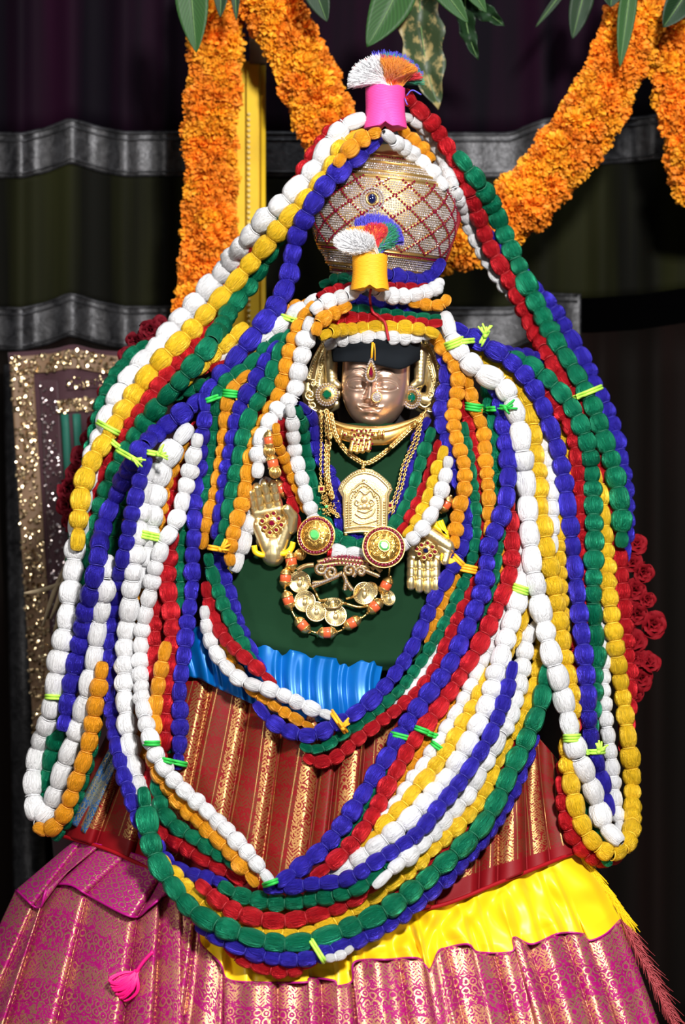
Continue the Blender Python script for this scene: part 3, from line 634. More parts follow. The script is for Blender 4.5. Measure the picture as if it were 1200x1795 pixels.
# ------------------------------------------------------------------ silk garlands, from the back to the front
G1 = 'silk strands of the great garland hanging from the top knot'; G2 = 'silk strands hanging over the right shoulder'
G3 = 'silk strands looping low across the skirt'; G4 = 'silk strands of the short V loop at the waist'; G5 = 'silk strands at the neck'
G6 = 'silk strands coiled round the head'; G7 = 'silk strands hanging over the left shoulder'
def strands_back():
    S = strand
    S('G', 15, [(262, 603), (238, 615), (217, 640), (196, 671), (183, 700), (172, 740), (160, 800), (146, 880), (134, 960), (125, 1030), (117, 1090), (112, 1150)], 'green strand showing at the outer left edge beside the red roses', group=G7)
    S('R', 14, [(640, 215), (588, 225), (560, 255), (538, 290), (515, 335), (470, 405), (430, 470), (405, 525), (375, 565), (345, 600), (300, 645), (272, 685), (250, 715), (225, 755), (207, 790), (190, 815), (167, 852), (152, 890), (145, 920), (136, 985), (129, 1022), (122, 1060), (118, 1110), (114, 1160)], 'red strand between the yellow and green ones on the left slope', group=G1)
    S('G', 13, [(225, 862), (208, 896), (202, 932), (198, 960), (194, 1010), (190, 1060), (186, 1110), (178, 1180), (168, 1260), (150, 1350), (120, 1430), (95, 1472)], 'dark green strand glimpsed between the two blue ones at far left', group=G7)
    S('O', 12, [(552, 528), (520, 538), (500, 544), (480, 560), (455, 580), (430, 600)], 'short orange strand leaving the head towards the left shoulder', 1.9, group=G7)
    S('W', 14, [(560, 520), (536, 536), (518, 550), (500, 566), (476, 582), (450, 600), (425, 612), (400, 622), (376, 634), (350, 648)], 'silvery white strand with lime tie crossing behind the left blue strand', group=G7)
    S('R', 10, [(455, 629), (428, 634), (400, 638), (370, 645), (345, 655)], 'thin red strand crossing behind the left blue strand', group=G7)
    S('G', 12, [(470, 628), (445, 640), (415, 655), (385, 668), (357, 674), (330, 684), (300, 696), (280, 710)], 'short green strand joining the left green one from behind', group=G7)
    S('Y', 15, [(432, 570), (415, 585), (398, 602), (380, 616), (360, 635), (335, 655), (320, 675)], 'short yellow strand crossing behind the left blue strand', group=G7)
    # left centre, back
    S('R', 16, [(290, 960), (282, 1010), (275, 1070), (272, 1100), (274, 1130), (272, 1156), (270, 1190), (266, 1230)], 'deep red strand half hidden between the left white and coral red strands', group=G3)
    S('R', 13, [(345, 740), (330, 796), (316, 822), (306, 854), (300, 886), (288, 914), (278, 935)], 'red strand between yellow and white ones under the left shoulder', group=G7)
    S('O', 12, [(325, 772), (310, 804), (294, 840), (286, 868), (280, 896), (274, 930), (266, 970), (250, 1040), (240, 1090), (236, 1150), (234, 1210), (236, 1250), (241, 1285), (250, 1327), (262, 1360)], 'yellow strand sunk between the two left white ones', group=G3)
    S('G', 13, [(330, 905), (322, 930), (319, 955), (316, 985), (318, 1020), (318, 1070), (315, 1120), (310, 1180), (306, 1240), (301, 1287), (296, 1320)], 'green strand behind the straight blue one left of the skirt', group=G3)
    S('R', 16, [(304, 930), (300, 956), (296, 978), (292, 1000), (292, 1020), (296, 1048), (300, 1074), (302, 1102), (302, 1130), (300, 1158), (296, 1186), (294, 1212), (292, 1238), (290, 1264), (289, 1290), (280, 1320), (268, 1345), (262, 1385), (262, 1421), (273, 1447), (293, 1466), (317, 1479), (341, 1498), (373, 1514), (403, 1530), (430, 1548)], 'coral red strand curving under the green one at lower left', group=G3)
    S('G', 14, [(275, 1335), (276, 1370), (280, 1407), (286, 1428), (301, 1445), (323, 1458), (349, 1474), (373, 1490), (398, 1505), (420, 1525)], 'green strand between the orange and coral red ones at lower left', group=G3)
    S('O', 14, [(292, 1125), (288, 1150), (282, 1172), (278, 1194), (275, 1216), (272, 1238), (270, 1262), (268, 1300), (268, 1330), (276, 1353), (291, 1375), (307, 1399), (333, 1424), (355, 1447), (376, 1466), (397, 1487), (416, 1509), (437, 1533), (450, 1553)], 'orange strand under the white one at lower left', group=G3)
    S('W', 18, [(334, 745), (318, 764), (306, 782), (288, 806), (277, 840), (271, 872), (266, 900), (264, 930), (260, 955), (254, 985), (247, 1030)], 'wide white strand falling from under the left blue strand', group=G7)
    S('W', 17, [(264, 812), (256, 850), (248, 890), (240, 936), (236, 970), (232, 1004), (229, 1040), (226, 1074), (221, 1106), (218, 1140), (218, 1176), (218, 1210), (220, 1242), (224, 1275), (231, 1327), (241, 1369), (246, 1401), (252, 1427), (262, 1462)], 'white strand beside the inner left blue one ending at the skirt', group=G3, taper=1)
    S('B', 14, [(259, 800), (247, 836), (238, 865), (230, 905), (223, 940), (216, 975), (209, 1008), (201, 1040), (198, 1070), (195, 1105), (193, 1142), (192, 1200), (196, 1250), (201, 1285), (207, 1320), (217, 1362), (228, 1396), (244, 1440), (259, 1465), (275, 1485), (289, 1509), (309, 1525), (339, 1534), (371, 1541), (398, 1550)], 'long blue strand at left curving into the lowest loop', group=G3)
    # outer left garland
    S('G', 17, [(640, 235), (600, 290), (560, 330), (530, 365), (500, 390), (478, 432), (452, 475), (430, 507), (406, 540), (385, 578), (357, 618), (326, 655), (296, 690), (265, 728), (237, 768), (215, 800), (197, 838), (180, 880), (168, 930), (158, 985), (148, 1035), (139, 1085), (131, 1140), (120, 1200), (108, 1265), (92, 1325), (80, 1375), (76, 1425)], 'green strand of the left slope running down into the tassel loop', group=G1)
    S('W', 18, [(640, 205), (612, 215), (590, 232), (571, 265), (553, 294), (529, 323), (501, 351), (471, 379), (440, 412), (410, 452), (382, 488), (357, 515), (333, 545), (300, 580), (268, 617), (232, 658), (207, 695), (190, 735), (168, 785), (150, 850), (136, 930), (126, 1020), (115, 1105), (104, 1160), (95, 1215), (86, 1260), (70, 1305), (60, 1345), (57, 1390), (60, 1430), (74, 1436), (90, 1412), (103, 1375), (116, 1330), (134, 1290), (148, 1245), (159, 1195), (167, 1145), (174, 1090), (182, 1045), (188, 1005), (190, 975)], 'outermost white strand of the left slope hanging to the far left loop', group=G1)
    S('Y', 17, [(640, 232), (610, 245), (585, 290), (560, 325), (530, 358), (500, 388), (472, 424), (442, 458), (412, 495), (385, 524), (355, 558), (322, 594), (292, 622), (262, 655), (237, 692), (212, 727), (192, 760), (172, 792), (154, 822), (143, 858), (140, 890), (137, 932), (134, 965)], 'yellow strand lying beside the white one on the left slope', group=G1)
    S('O', 15, [(180, 1160), (174, 1200), (166, 1240), (160, 1285), (146, 1335), (128, 1385), (113, 1425), (96, 1452), (75, 1460), (60, 1448)], 'golden strand forming the bottom of the far left loop', group=G1)
def strands_left_front():
    S = strand
    S('B', 17, [(668, 236), (650, 258), (622, 277), (600, 294), (577, 316), (560, 338), (545, 362), (530, 388), (517, 422), (509, 460), (503, 500), (482, 540), (455, 575), (428, 608), (401, 645), (368, 687), (335, 715), (300, 738), (268, 765), (245, 790), (222, 830), (205, 865), (188, 903), (176, 940), (171, 985), (162, 1030), (152, 1062), (147, 1100), (139, 1140), (129, 1180), (121, 1220), (115, 1258), (110, 1282)], 'bold blue strand of the left slope crossing over the shoulder garlands', group=G1)
    S('G', 13, [(500, 588), (472, 604), (446, 635), (428, 646), (408, 658), (392, 674), (380, 692), (377, 710), (376, 735), (373, 762), (370, 790), (366, 820), (362, 850), (358, 878), (350, 905)], 'green strand left of the orange one under the left shoulder', group=G7)
    S('R', 13, [(480, 685), (472, 705), (460, 722), (450, 740), (440, 762), (434, 792), (426, 830), (418, 868), (412, 905)], 'red strand behind the white one left of the neck', group=G7)
    S('O', 13, [(440, 652), (424, 664), (408, 678), (400, 700), (396, 724), (394, 752), (390, 784), (386, 814), (382, 842), (376, 870), (368, 895), (362, 920), (359, 940), (352, 962)], 'orange strand with green tie under the left shoulder', 1.9, group=G7)
    S('B', 14, [(490, 600), (474, 620), (462, 640), (452, 656), (441, 678), (428, 698), (416, 722), (412, 755), (404, 790), (398, 822), (394, 854), (389, 886), (384, 918), (385, 945), (384, 972), (386, 992), (394, 1016), (403, 1040), (411, 1069), (419, 1099), (430, 1127), (445, 1155), (462, 1180)], 'blue strand curving down past the left hand to the waist', group=G4)
    S('G', 14, [(510, 580), (500, 598), (491, 612), (484, 630), (480, 648), (472, 666), (464, 682), (454, 702), (440, 722), (430, 746), (424, 780), (418, 810), (410, 842), (404, 874), (399, 906), (392, 935), (378, 962)], 'green strand beside the blue one left of the neck', group=G7)
    S('G', 13, [(364, 970), (367, 990), (373, 1012), (382, 1036), (393, 1065), (404, 1090), (417, 1115), (430, 1140), (450, 1170)], 'dark green strand of the V loop below the left hand', group=G4)
    S('O', 10, [(388, 1128), (396, 1145), (410, 1166), (424, 1184), (436, 1208), (456, 1221), (478, 1235), (505, 1253), (532, 1268), (548, 1276)], 'orange strand under the white one in the waist V loop', 2.1, group=G4)
    S('R', 12, [(360, 1020), (364, 1050), (374, 1080), (384, 1102), (395, 1120), (412, 1138), (433, 1156), (451, 1172), (468, 1188), (482, 1202)], 'red strand lying above the white one in the waist V loop', group=G4)
    S('W', 12, [(358, 1062), (360, 1090), (364, 1110), (372, 1132), (382, 1152), (398, 1172), (418, 1190), (438, 1200), (460, 1205), (487, 1214), (514, 1228), (537, 1238), (564, 1250), (586, 1258)], 'white strand running down to the point of the waist V loop', group=G4)
    S('B', 14, [(356, 690), (360, 722), (356, 752), (352, 778), (350, 806), (346, 834), (341, 860), (340, 886), (340, 908), (340, 934), (338, 956), (336, 982), (339, 1006), (337, 1030), (333, 1055), (330, 1080), (326, 1110), (323, 1140), (318, 1174), (314, 1208), (314, 1236), (316, 1266), (315, 1295), (312, 1322), (312, 1349)], 'straight blue strand hanging left of the red pleats', 2.1, group=G3)
    S('W', 14, [(348, 760), (344, 780), (336, 812), (328, 842), (320, 878), (313, 905), (300, 932), (284, 955), (276, 978), (269, 1010), (262, 1046), (254, 1078), (248, 1112), (246, 1144), (246, 1174), (248, 1202), (250, 1228), (253, 1252), (258, 1278), (267, 1310), (280, 1335), (293, 1354), (312, 1375), (334, 1397), (360, 1419), (382, 1442), (405, 1464), (427, 1487), (445, 1509), (460, 1528), (477, 1550)], 'long white strand with green tie slanting to the lowest loop', group=G3)
def strands_right_back():
    S = strand
    S('W', 12, [(700, 205), (722, 208), (740, 220), (758, 243), (771, 270), (783, 297), (793, 325), (804, 350), (814, 378), (827, 408), (841, 436), (856, 462), (872, 485), (890, 512), (905, 530)], 'white strand beside the red one on the right slope', group=G1)
    S('B', 15, [(845, 400), (880, 440), (920, 492), (948, 517), (969, 540), (986, 566), (1000, 596), (1018, 622), (1034, 656), (1053, 696), (1067, 728), (1078, 766), (1088, 804), (1094, 840), (1097, 878), (1098, 920), (1097, 951), (1094, 985)], 'outermost blue strand of the right slope', 2.2, group=G1)
    S('B', 10, [(860, 600), (890, 618), (930, 622), (960, 640)], 'short dark blue strand behind the green one on the right shoulder', group=G2)
    S('Y', 12, [(950, 690), (962, 710), (979, 734), (990, 766), (996, 800), (990, 850), (978, 895), (979, 930), (980, 965), (981, 1012), (984, 1060), (990, 1110)], 'narrow yellow strand behind the right shoulder blue one', group=G2)
    S('W', 13, [(943, 740), (955, 780), (964, 825), (967, 860), (967, 899), (969, 935), (968, 970)], 'short white strand between yellow and blue on the right', group=G2)
    S('R', 14, [(940, 665), (952, 682), (966, 705), (988, 727), (1002, 754), (1009, 790), (1012, 822), (1014, 853), (1018, 888), (1020, 920), (1022, 951), (1024, 985), (1022, 1040), (1016, 1090), (1011, 1135), (1011, 1184), (1010, 1250), (1000, 1290), (990, 1331), (986, 1385), (992, 1440), (1006, 1471), (1027, 1495), (1052, 1510), (1082, 1500), (1100, 1470)], 'red strand forming the underside of the far right loop', group=G2)
    S('G', 12, [(1020, 1380), (1028, 1410), (1040, 1450), (1055, 1490), (1068, 1518)], 'dark green strand end inside the far right loop', group=G2)
    S('R', 15, [(705, 160), (718, 178), (738, 195), (757, 217), (773, 240), (787, 265), (803, 292), (818, 324), (829, 354), (840, 384), (849, 410), (858, 434), (870, 455), (887, 481), (902, 510), (917, 542), (932, 572), (946, 600), (962, 628), (977, 652), (993, 670), (1010, 700), (1030, 745), (1048, 795), (1057, 829), (1067, 860), (1073, 895), (1077, 930), (1083, 962), (1087, 998), (1091, 1033), (1094, 1068), (1097, 1110), (1099, 1149), (1102, 1184), (1103, 1219), (1098, 1270), (1092, 1320)], 'red strand of the right slope hanging beside the roses', group=G1)
    S('G', 17, [(798, 268), (811, 282), (824, 300), (838, 320), (854, 345), (870, 375), (884, 411), (899, 446), (915, 481), (930, 512), (946, 545), (962, 578), (979, 608), (998, 636), (1015, 666), (1034, 703), (1048, 738), (1060, 776), (1072, 811), (1081, 850), (1088, 888), (1090, 925), (1088, 960)], 'green strand beside the outermost blue one on the right slope', 2.2, group=G1)
def strands_right_front():
    S = strand
    S('W', 13, [(1052, 1060), (1058, 1100), (1061, 1128), (1058, 1170), (1057, 1215), (1060, 1254), (1066, 1296), (1070, 1324), (1074, 1352), (1076, 1387), (1081, 1422), (1086, 1450), (1089, 1470)], 'silvery white strand rising inside the far right loop', group=G2)
    S('Y', 16, [(1040, 820), (1050, 860), (1056, 913), (1060, 944), (1061, 970), (1062, 995), (1065, 1026), (1069, 1065), (1074, 1100), (1079, 1135), (1083, 1170), (1088, 1205), (1094, 1240), (1098, 1278), (1102, 1313), (1107, 1348), (1107, 1384), (1108, 1422), (1106, 1457), (1094, 1485), (1070, 1498), (1042, 1480), (1022, 1452), (1010, 1422), (1003, 1383), (994, 1327), (1000, 1270), (1003, 1233), (999, 1201), (990, 1170), (985, 1131), (979, 1093), (974, 1058), (969, 1023), (962, 988), (957, 955), (951, 920), (947, 885), (944, 852), (941, 824), (938, 796), (935, 764), (930, 734), (925, 708), (913, 686), (898, 664), (880, 647), (860, 636), (842, 625), (824, 608), (808, 594), (794, 578), (780, 560)], 'yellow strand making one full loop at far right', group=G2)
    S('G', 16, [(858, 610), (876, 620), (897, 627), (920, 635), (944, 651), (966, 671), (986, 691), (1004, 717), (1018, 742), (1027, 772), (1034, 804), (1037, 839), (1039, 878), (1040, 916), (1041, 951), (1040, 986), (1039, 1019), (1039, 1061), (1042, 1100), (1044, 1138), (1043, 1177), (1040, 1230), (1036, 1290)], 'green strand curving over the right shoulder beside the red one', 2.2, group=G2)
    S('B', 16, [(780, 570), (806, 578), (828, 591), (852, 607), (874, 618), (892, 631), (909, 647), (926, 667), (942, 694), (955, 725), (967, 756), (978, 794), (986, 829), (992, 867), (997, 906), (1001, 944), (1004, 981), (1009, 1023), (1013, 1058), (1018, 1100), (1022, 1135), (1026, 1173), (1028, 1212), (1030, 1254), (1034, 1289), (1040, 1331), (1053, 1362), (1060, 1397), (1068, 1430)], 'blue strand over the right shoulder with a lime bow at its end', 2.2, group=G2)
    # lowest loop, back to front
    S('R', 13, [(393, 1650), (408, 1672), (432, 1684), (465, 1698), (501, 1702), (532, 1694), (556, 1680)], 'red strand lowest of all at the bottom of the loop', group=G3)
    S('B', 15, [(345, 1622), (366, 1636), (392, 1650), (430, 1665), (460, 1675), (490, 1681), (520, 1684), (548, 1680), (583, 1665), (620, 1652), (658, 1634), (695, 1611), (727, 1587), (757, 1561), (783, 1537), (807, 1513), (829, 1488), (855, 1458), (876, 1425), (898, 1385), (914, 1345), (928, 1312), (938, 1285)], 'blue strand along the outer edge of the lowest loop', group=G3)
    S('W', 9, [(570, 1680), (590, 1678), (607, 1670), (618, 1660)], 'short white strand end peeping out under the lowest loop', group=G3)
    S('R', 12, [(672, 1572), (690, 1560), (714, 1546), (743, 1520), (768, 1497), (797, 1470), (828, 1440), (852, 1404), (873, 1366), (884, 1338), (900, 1300)], 'red strand hidden between yellow and green in the lowest loop', group=G3)
    S('Y', 14, [(280, 1500), (298, 1528), (316, 1547), (334, 1566), (356, 1584), (380, 1602), (413, 1619), (453, 1630), (500, 1640), (547, 1637), (573, 1623), (601, 1607), (629, 1590), (653, 1571), (678, 1556), (703, 1537), (727, 1517), (748, 1497), (770, 1477), (794, 1455), (816, 1434), (838, 1411), (850, 1387), (859, 1364), (869, 1336), (881, 1309), (896, 1285), (912, 1262), (925, 1238), (934, 1212), (940, 1187), (945, 1160), (944, 1135), (950, 1100)], 'yellow strand of the lowest loop beside the outer green one', group=G3)
    S('G', 18, [(250, 1380), (256, 1430), (262, 1465), (270, 1500), (281, 1525), (296, 1545), (313, 1568), (332, 1592), (357, 1610), (388, 1626), (420, 1637), (455, 1648), (490, 1656), (530, 1654), (570, 1643), (605, 1630), (640, 1615), (676, 1597), (710, 1573), (740, 1547), (769, 1521), (797, 1497), (826, 1470), (849, 1440), (867, 1413), (881, 1382), (894, 1352), (910, 1322), (925, 1289), (938, 1259), (950, 1228), (953, 1198), (962, 1165)], 'thick green strand sweeping round the lowest loop', 2.1, group=G3)
    S('R', 16, [(345, 1545), (358, 1558), (376, 1572), (399, 1592), (427, 1605), (460, 1613), (500, 1615), (540, 1608), (573, 1596), (603, 1583), (626, 1571), (648, 1556), (672, 1535)], 'red strand under the green one in the middle of the lowest loop', 2.1, group=G3)
    S('G', 15, [(384, 1550), (408, 1565), (445, 1578), (483, 1582), (523, 1581), (560, 1574), (600, 1567), (638, 1548), (670, 1527), (697, 1507), (722, 1475), (748, 1440), (800, 1380), (838, 1342), (868, 1292)], 'green strand between blue and red in the middle of the lowest loop', 2.1, group=G3)
    S('W', 15, [(958, 1080), (940, 1092), (927, 1105), (920, 1135), (914, 1170), (908, 1205), (899, 1240), (887, 1268), (873, 1294), (857, 1327), (838, 1357), (824, 1390), (806, 1410), (786, 1429), (762, 1452), (745, 1474), (719, 1496), (695, 1517), (672, 1540), (655, 1555)], 'white strand between yellow and slanting blue strands', group=G3, taper=1)
    S('O', 12, [(874, 940), (876, 965), (871, 1000), (864, 1035), (856, 1068), (848, 1110), (840, 1145), (831, 1172), (817, 1194), (804, 1216), (790, 1237), (775, 1258), (764, 1276), (750, 1302), (735, 1324), (719, 1347), (702, 1372), (688, 1396), (674, 1422), (658, 1446), (639, 1471), (621, 1496)], 'orange strand beside the long coral red one on the right', group=G3)
    S('W', 13, [(892, 1045), (886, 1065), (878, 1085), (868, 1108), (860, 1130), (851, 1148), (840, 1170), (830, 1193), (817, 1217), (804, 1243), (789, 1267), (774, 1291), (757, 1317), (741, 1345), (719, 1374), (700, 1402), (684, 1428), (667, 1450), (650, 1470)], 'narrower white strand slanting between orange and yellow', group=G3)
    S('Y', 14, [(930, 1035), (918, 1065), (908, 1100), (893, 1135), (875, 1160), (859, 1180), (846, 1208), (833, 1232), (820, 1254), (809, 1272), (797, 1294), (782, 1319), (763, 1343), (743, 1368), (724, 1389), (708, 1411), (688, 1430), (667, 1453), (649, 1473), (634, 1490)], 'yellow strand between two white ones slanting over the skirt', group=G3)
    S('W', 17, [(912, 940), (917, 977), (916, 1005), (911, 1035), (903, 1065), (893, 1098), (883, 1131), (875, 1163), (866, 1194), (857, 1226), (843, 1261), (826, 1291), (812, 1318), (796, 1345), (776, 1372), (751, 1399), (724, 1428), (699, 1452), (672, 1474), (646, 1494), (618, 1514), (588, 1530), (562, 1538), (545, 1544)], 'thick white strand with a lime tie slanting to the lowest loop', group=G3)
    S('G', 12, [(822, 640), (848, 655), (853, 680), (856, 700), (861, 724), (865, 748), (869, 776), (871, 804), (873, 832), (873, 856), (873, 890), (873, 930), (870, 970), (866, 1005), (860, 1028), (852, 1060), (842, 1086), (830, 1112), (820, 1136), (805, 1162), (789, 1188), (773, 1214), (756, 1237), (737, 1262), (715, 1306), (690, 1345), (670, 1377), (654, 1398), (638, 1421), (620, 1446), (602, 1466), (583, 1485), (562, 1503)], 'green strand following behind the long blue one on the right', group=G3)
    S('R', 15, [(888, 860), (893, 890), (896, 914), (896, 938), (898, 964), (896, 990), (892, 1014), (884, 1036), (873, 1060), (862, 1084), (851, 1106), (840, 1130), (827, 1154), (813, 1174), (798, 1198), (782, 1221), (767, 1245), (751, 1264), (734, 1286), (716, 1311), (702, 1338), (687, 1363), (674, 1387), (660, 1415), (645, 1443), (625, 1471), (604, 1494), (583, 1513), (562, 1529), (545, 1540)], 'long coral red strand slanting down over the right of the skirt', group=G3)
    S('B', 14, [(900, 1160), (894, 1190), (886, 1221), (875, 1249), (861, 1285), (843, 1316), (826, 1343), (807, 1369), (785, 1396), (764, 1421), (743, 1450), (713, 1477), (684, 1494), (653, 1514), (622, 1536), (587, 1548), (550, 1549), (512, 1556), (485, 1559), (462, 1557)], 'blue strand slanting between the two thickest white ones', 2.1, group=G3)
    S('W', 9, [(800, 1075), (779, 1114), (763, 1146), (744, 1177), (728, 1200), (711, 1219), (690, 1238)], 'thin white strand glimpsed behind the inner green one on the right', group=G4)
    S('O', 10, [(808, 990), (798, 1012), (788, 1034), (776, 1056), (765, 1078), (756, 1106), (748, 1130)], 'thin orange strand glimpsed beside the inner blue one on the right', group=G4)
    S('R', 12, [(790, 640), (812, 670), (806, 706), (817, 726), (822, 748), (826, 776), (832, 806), (837, 838), (841, 868), (845, 900), (845, 935), (843, 965), (839, 990), (832, 1022), (821, 1046), (812, 1064), (802, 1084), (792, 1106), (782, 1127), (773, 1148), (763, 1170), (751, 1190), (735, 1211), (716, 1228), (698, 1243), (674, 1259), (650, 1278), (629, 1292), (615, 1306), (602, 1318), (581, 1333), (561, 1339), (545, 1334), (533, 1324)], 'inner coral red strand curving round the bottom of the V loop', 2.1, group=G4)
    S('G', 10, [(812, 740), (818, 780), (824, 816), (829, 850), (832, 880), (835, 914), (834, 944), (831, 968), (823, 990), (816, 1014), (806, 1036), (796, 1058), (785, 1080), (773, 1104), (758, 1127), (744, 1151), (728, 1173), (711, 1197), (691, 1219), (667, 1241), (642, 1261), (617, 1277), (590, 1295), (565, 1312), (545, 1315), (526, 1305)], 'inner green strand curving round the bottom of the V loop', 2.3, group=G4)
    S('B', 14, [(772, 610), (780, 640), (783, 670), (774, 696), (770, 722), (775, 746), (784, 772), (790, 796), (794, 822), (801, 846), (812, 872), (818, 900), (815, 935), (808, 965), (795, 992), (779, 1018), (766, 1040), (754, 1064), (744, 1088), (734, 1112), (721, 1137), (709, 1158), (692, 1182), (674, 1205), (656, 1222), (637, 1240), (613, 1257), (585, 1270), (560, 1287), (529, 1290), (502, 1281), (479, 1267), (458, 1250), (446, 1232)], 'inner blue strand curving round the bottom of the V loop', 2.1, group=G4)
    S('O', 13, [(816, 656), (822, 680), (828, 704), (834, 724), (843, 742), (848, 766), (850, 796), (852, 826), (855, 854), (856, 886), (857, 916), (854, 940)], 'orange strand with a green tie beside the red one at right', 2.0, group=G2)
    S('O', 13, [(742, 574), (758, 580), (768, 602), (782, 618), (794, 638), (800, 654), (804, 672), (801, 692), (794, 712), (794, 738), (798, 762), (804, 786), (812, 812), (815, 838), (812, 864), (805, 890), (799, 916), (797, 940), (796, 962)], 'orange strand falling from the head past the right ear', 1.7, group=G2)
    S('B', 16, [(860, 672), (874, 692), (881, 728), (886, 758), (890, 788), (891, 818), (891, 846), (886, 874), (881, 902), (869, 928), (857, 950), (853, 978), (851, 1008), (846, 1034), (836, 1061), (824, 1088), (812, 1115), (800, 1142), (787, 1168), (768, 1195), (748, 1220), (729, 1245), (712, 1271), (696, 1300), (680, 1325), (663, 1350), (646, 1376), (631, 1401), (616, 1424), (597, 1450), (579, 1473), (560, 1494), (532, 1516), (504, 1537), (484, 1551)], 'long blue strand slanting down from the right shoulder to the lowest loop', 2.0, group=G3)
    S('W', 17, [(779, 548), (778, 568), (790, 590), (806, 613), (819, 637), (840, 652), (862, 656), (880, 672), (893, 694), (903, 722), (909, 748), (913, 775), (917, 810), (920, 848), (924, 888), (927, 927), (930, 965), (934, 1000), (941, 1037), (948, 1068), (956, 1107), (965, 1149), (977, 1184), (987, 1222), (996, 1262), (1003, 1296), (1012, 1325), (1025, 1354), (1039, 1385), (1048, 1418), (1058, 1450), (1074, 1470), (1088, 1478)], 'bright white strand over the right shoulder down to the far right loop', 2.1, group=G2)
def strands_neck():
    S = strand
    S('B', 12, [(522, 708), (540, 722), (550, 745), (553, 775), (558, 802), (572, 823), (584, 845), (591, 880), (597, 925), (618, 944), (655, 936), (684, 905), (700, 872), (710, 845), (718, 815), (727, 784), (736, 755), (752, 733)], 'innermost blue strand of the neck V', 2.2, group=G5)
    S('G', 12, [(520, 712), (526, 730), (530, 750), (534, 775), (538, 803), (543, 830), (549, 857), (556, 888), (575, 925), (600, 949), (630, 955), (665, 945), (692, 918), (709, 889), (722, 860), (730, 832), (738, 806), (748, 777), (758, 750)], 'green strand of the neck V', 2.2, group=G5)
    S('R', 11, [(492, 735), (499, 755), (499, 775), (496, 797), (498, 824), (507, 852), (511, 878), (518, 904), (524, 930)], 'red strand at the left of the neck V', 2.4, group=G5)
    S('R', 10, [(769, 772), (756, 815), (745, 852), (728, 890), (710, 920), (695, 938)], 'red strand at the right of the neck V', 2.4, group=G5)
    S('O', 10, [(484, 742), (485, 772), (496, 800), (508, 828), (519, 850), (528, 878), (537, 898)], 'orange strand at the left of the neck V', group=G5)
    S('Y', 12, [(779, 782), (772, 809), (764, 836), (752, 866), (741, 896), (725, 921), (708, 942)], 'yellow strand at the right of the neck V', 2.3, group=G5)
    S('W', 12, [(506, 708), (511, 730), (513, 750), (514, 772), (516, 792), (521, 812), (527, 834), (532, 855), (538, 877), (547, 900), (556, 935), (578, 966), (604, 970), (632, 972), (662, 970), (700, 960), (722, 946), (737, 930), (752, 910), (765, 882), (777, 850), (783, 822), (786, 800)], 'white strand outlining the neck V', 2.1, group=G5)
def strands_head():
    S = strand
    S('B', 15, [(660, 480), (695, 484), (722, 492), (745, 496), (764, 476), (776, 456)], 'blue strand under the jewelled pot on the right', group=G6)
    S('G', 10, [(560, 500), (580, 493), (600, 487), (640, 500)], 'dark green strand behind the yellow tuft', group=G6)
    S('B', 11, [(560, 535), (590, 532), (622, 527), (650, 531), (681, 536), (715, 543), (745, 549)], 'blue strand coiled round the head', group=G6)
    S('G', 9, [(560, 548), (590, 543), (619, 540), (643, 543), (670, 548), (698, 551), (727, 555), (757, 558), (772, 556)], 'green strand coiled round the head', 2.3, group=G6)
    S('R', 11, [(556, 572), (570, 566), (582, 562), (608, 557), (633, 557), (658, 559), (690, 562), (720, 565), (755, 567), (775, 566)], 'red strand coiled round the head', group=G6)
    S('W', 11, [(570, 608), (580, 602), (599, 596), (622, 594), (650, 591), (684, 592), (713, 592), (741, 590), (758, 586)], 'white strand lowest on the brow above the black cloth', 1.9, group=G6)
    S('Y', 12, [(560, 592), (574, 583), (596, 579), (628, 576), (659, 572), (693, 574), (727, 577), (755, 580), (768, 588)], 'yellow strand above the white one on the brow', 1.9, group=G6)
    S('O', 13, [(552, 588), (553, 572), (566, 558), (582, 549), (598, 543), (614, 534)], 'orange strand coiled at the left of the head', 1.6, group=G6)
    S('O', 12, [(715, 530), (735, 533), (755, 536), (773, 537), (783, 530), (784, 518)], 'orange strand coiled at the right of the head', 1.6, group=G6)
    S('R', 10, [(556, 521), (578, 511), (599, 506), (620, 500)], 'red strand left of the yellow tuft', group=G6)
    S('R', 10, [(670, 500), (688, 501), (710, 506), (736, 506), (752, 502)], 'red strand right of the yellow tuft', group=G6)
    S('W', 13, [(546, 548), (563, 532), (588, 525), (612, 516), (630, 505), (640, 496)], 'white strand running up to the yellow tuft from the left', 1.8, group=G6)
    S('W', 13, [(645, 497), (658, 510), (682, 519), (710, 520), (740, 514), (762, 507), (774, 500), (768, 490)], 'white strand running from the yellow tuft to the right', 1.8, group=G6)
def strands_top():
    S = strand
    S('O', 14, [(668, 230), (648, 236), (622, 252), (602, 272), (588, 292)], 'orange strand arching from the top knot over the pot', 1.9, group=G1)
    S('O', 13, [(700, 222), (715, 238), (732, 254), (748, 270), (758, 284)], 'orange strand right of the top knot', 1.7, group=G1)
    S('W', 13, [(672, 232), (688, 246), (706, 258), (728, 274), (750, 294), (768, 312), (782, 332)], 'white strand lying over the right shoulder of the pot', 1.9, group=G1)

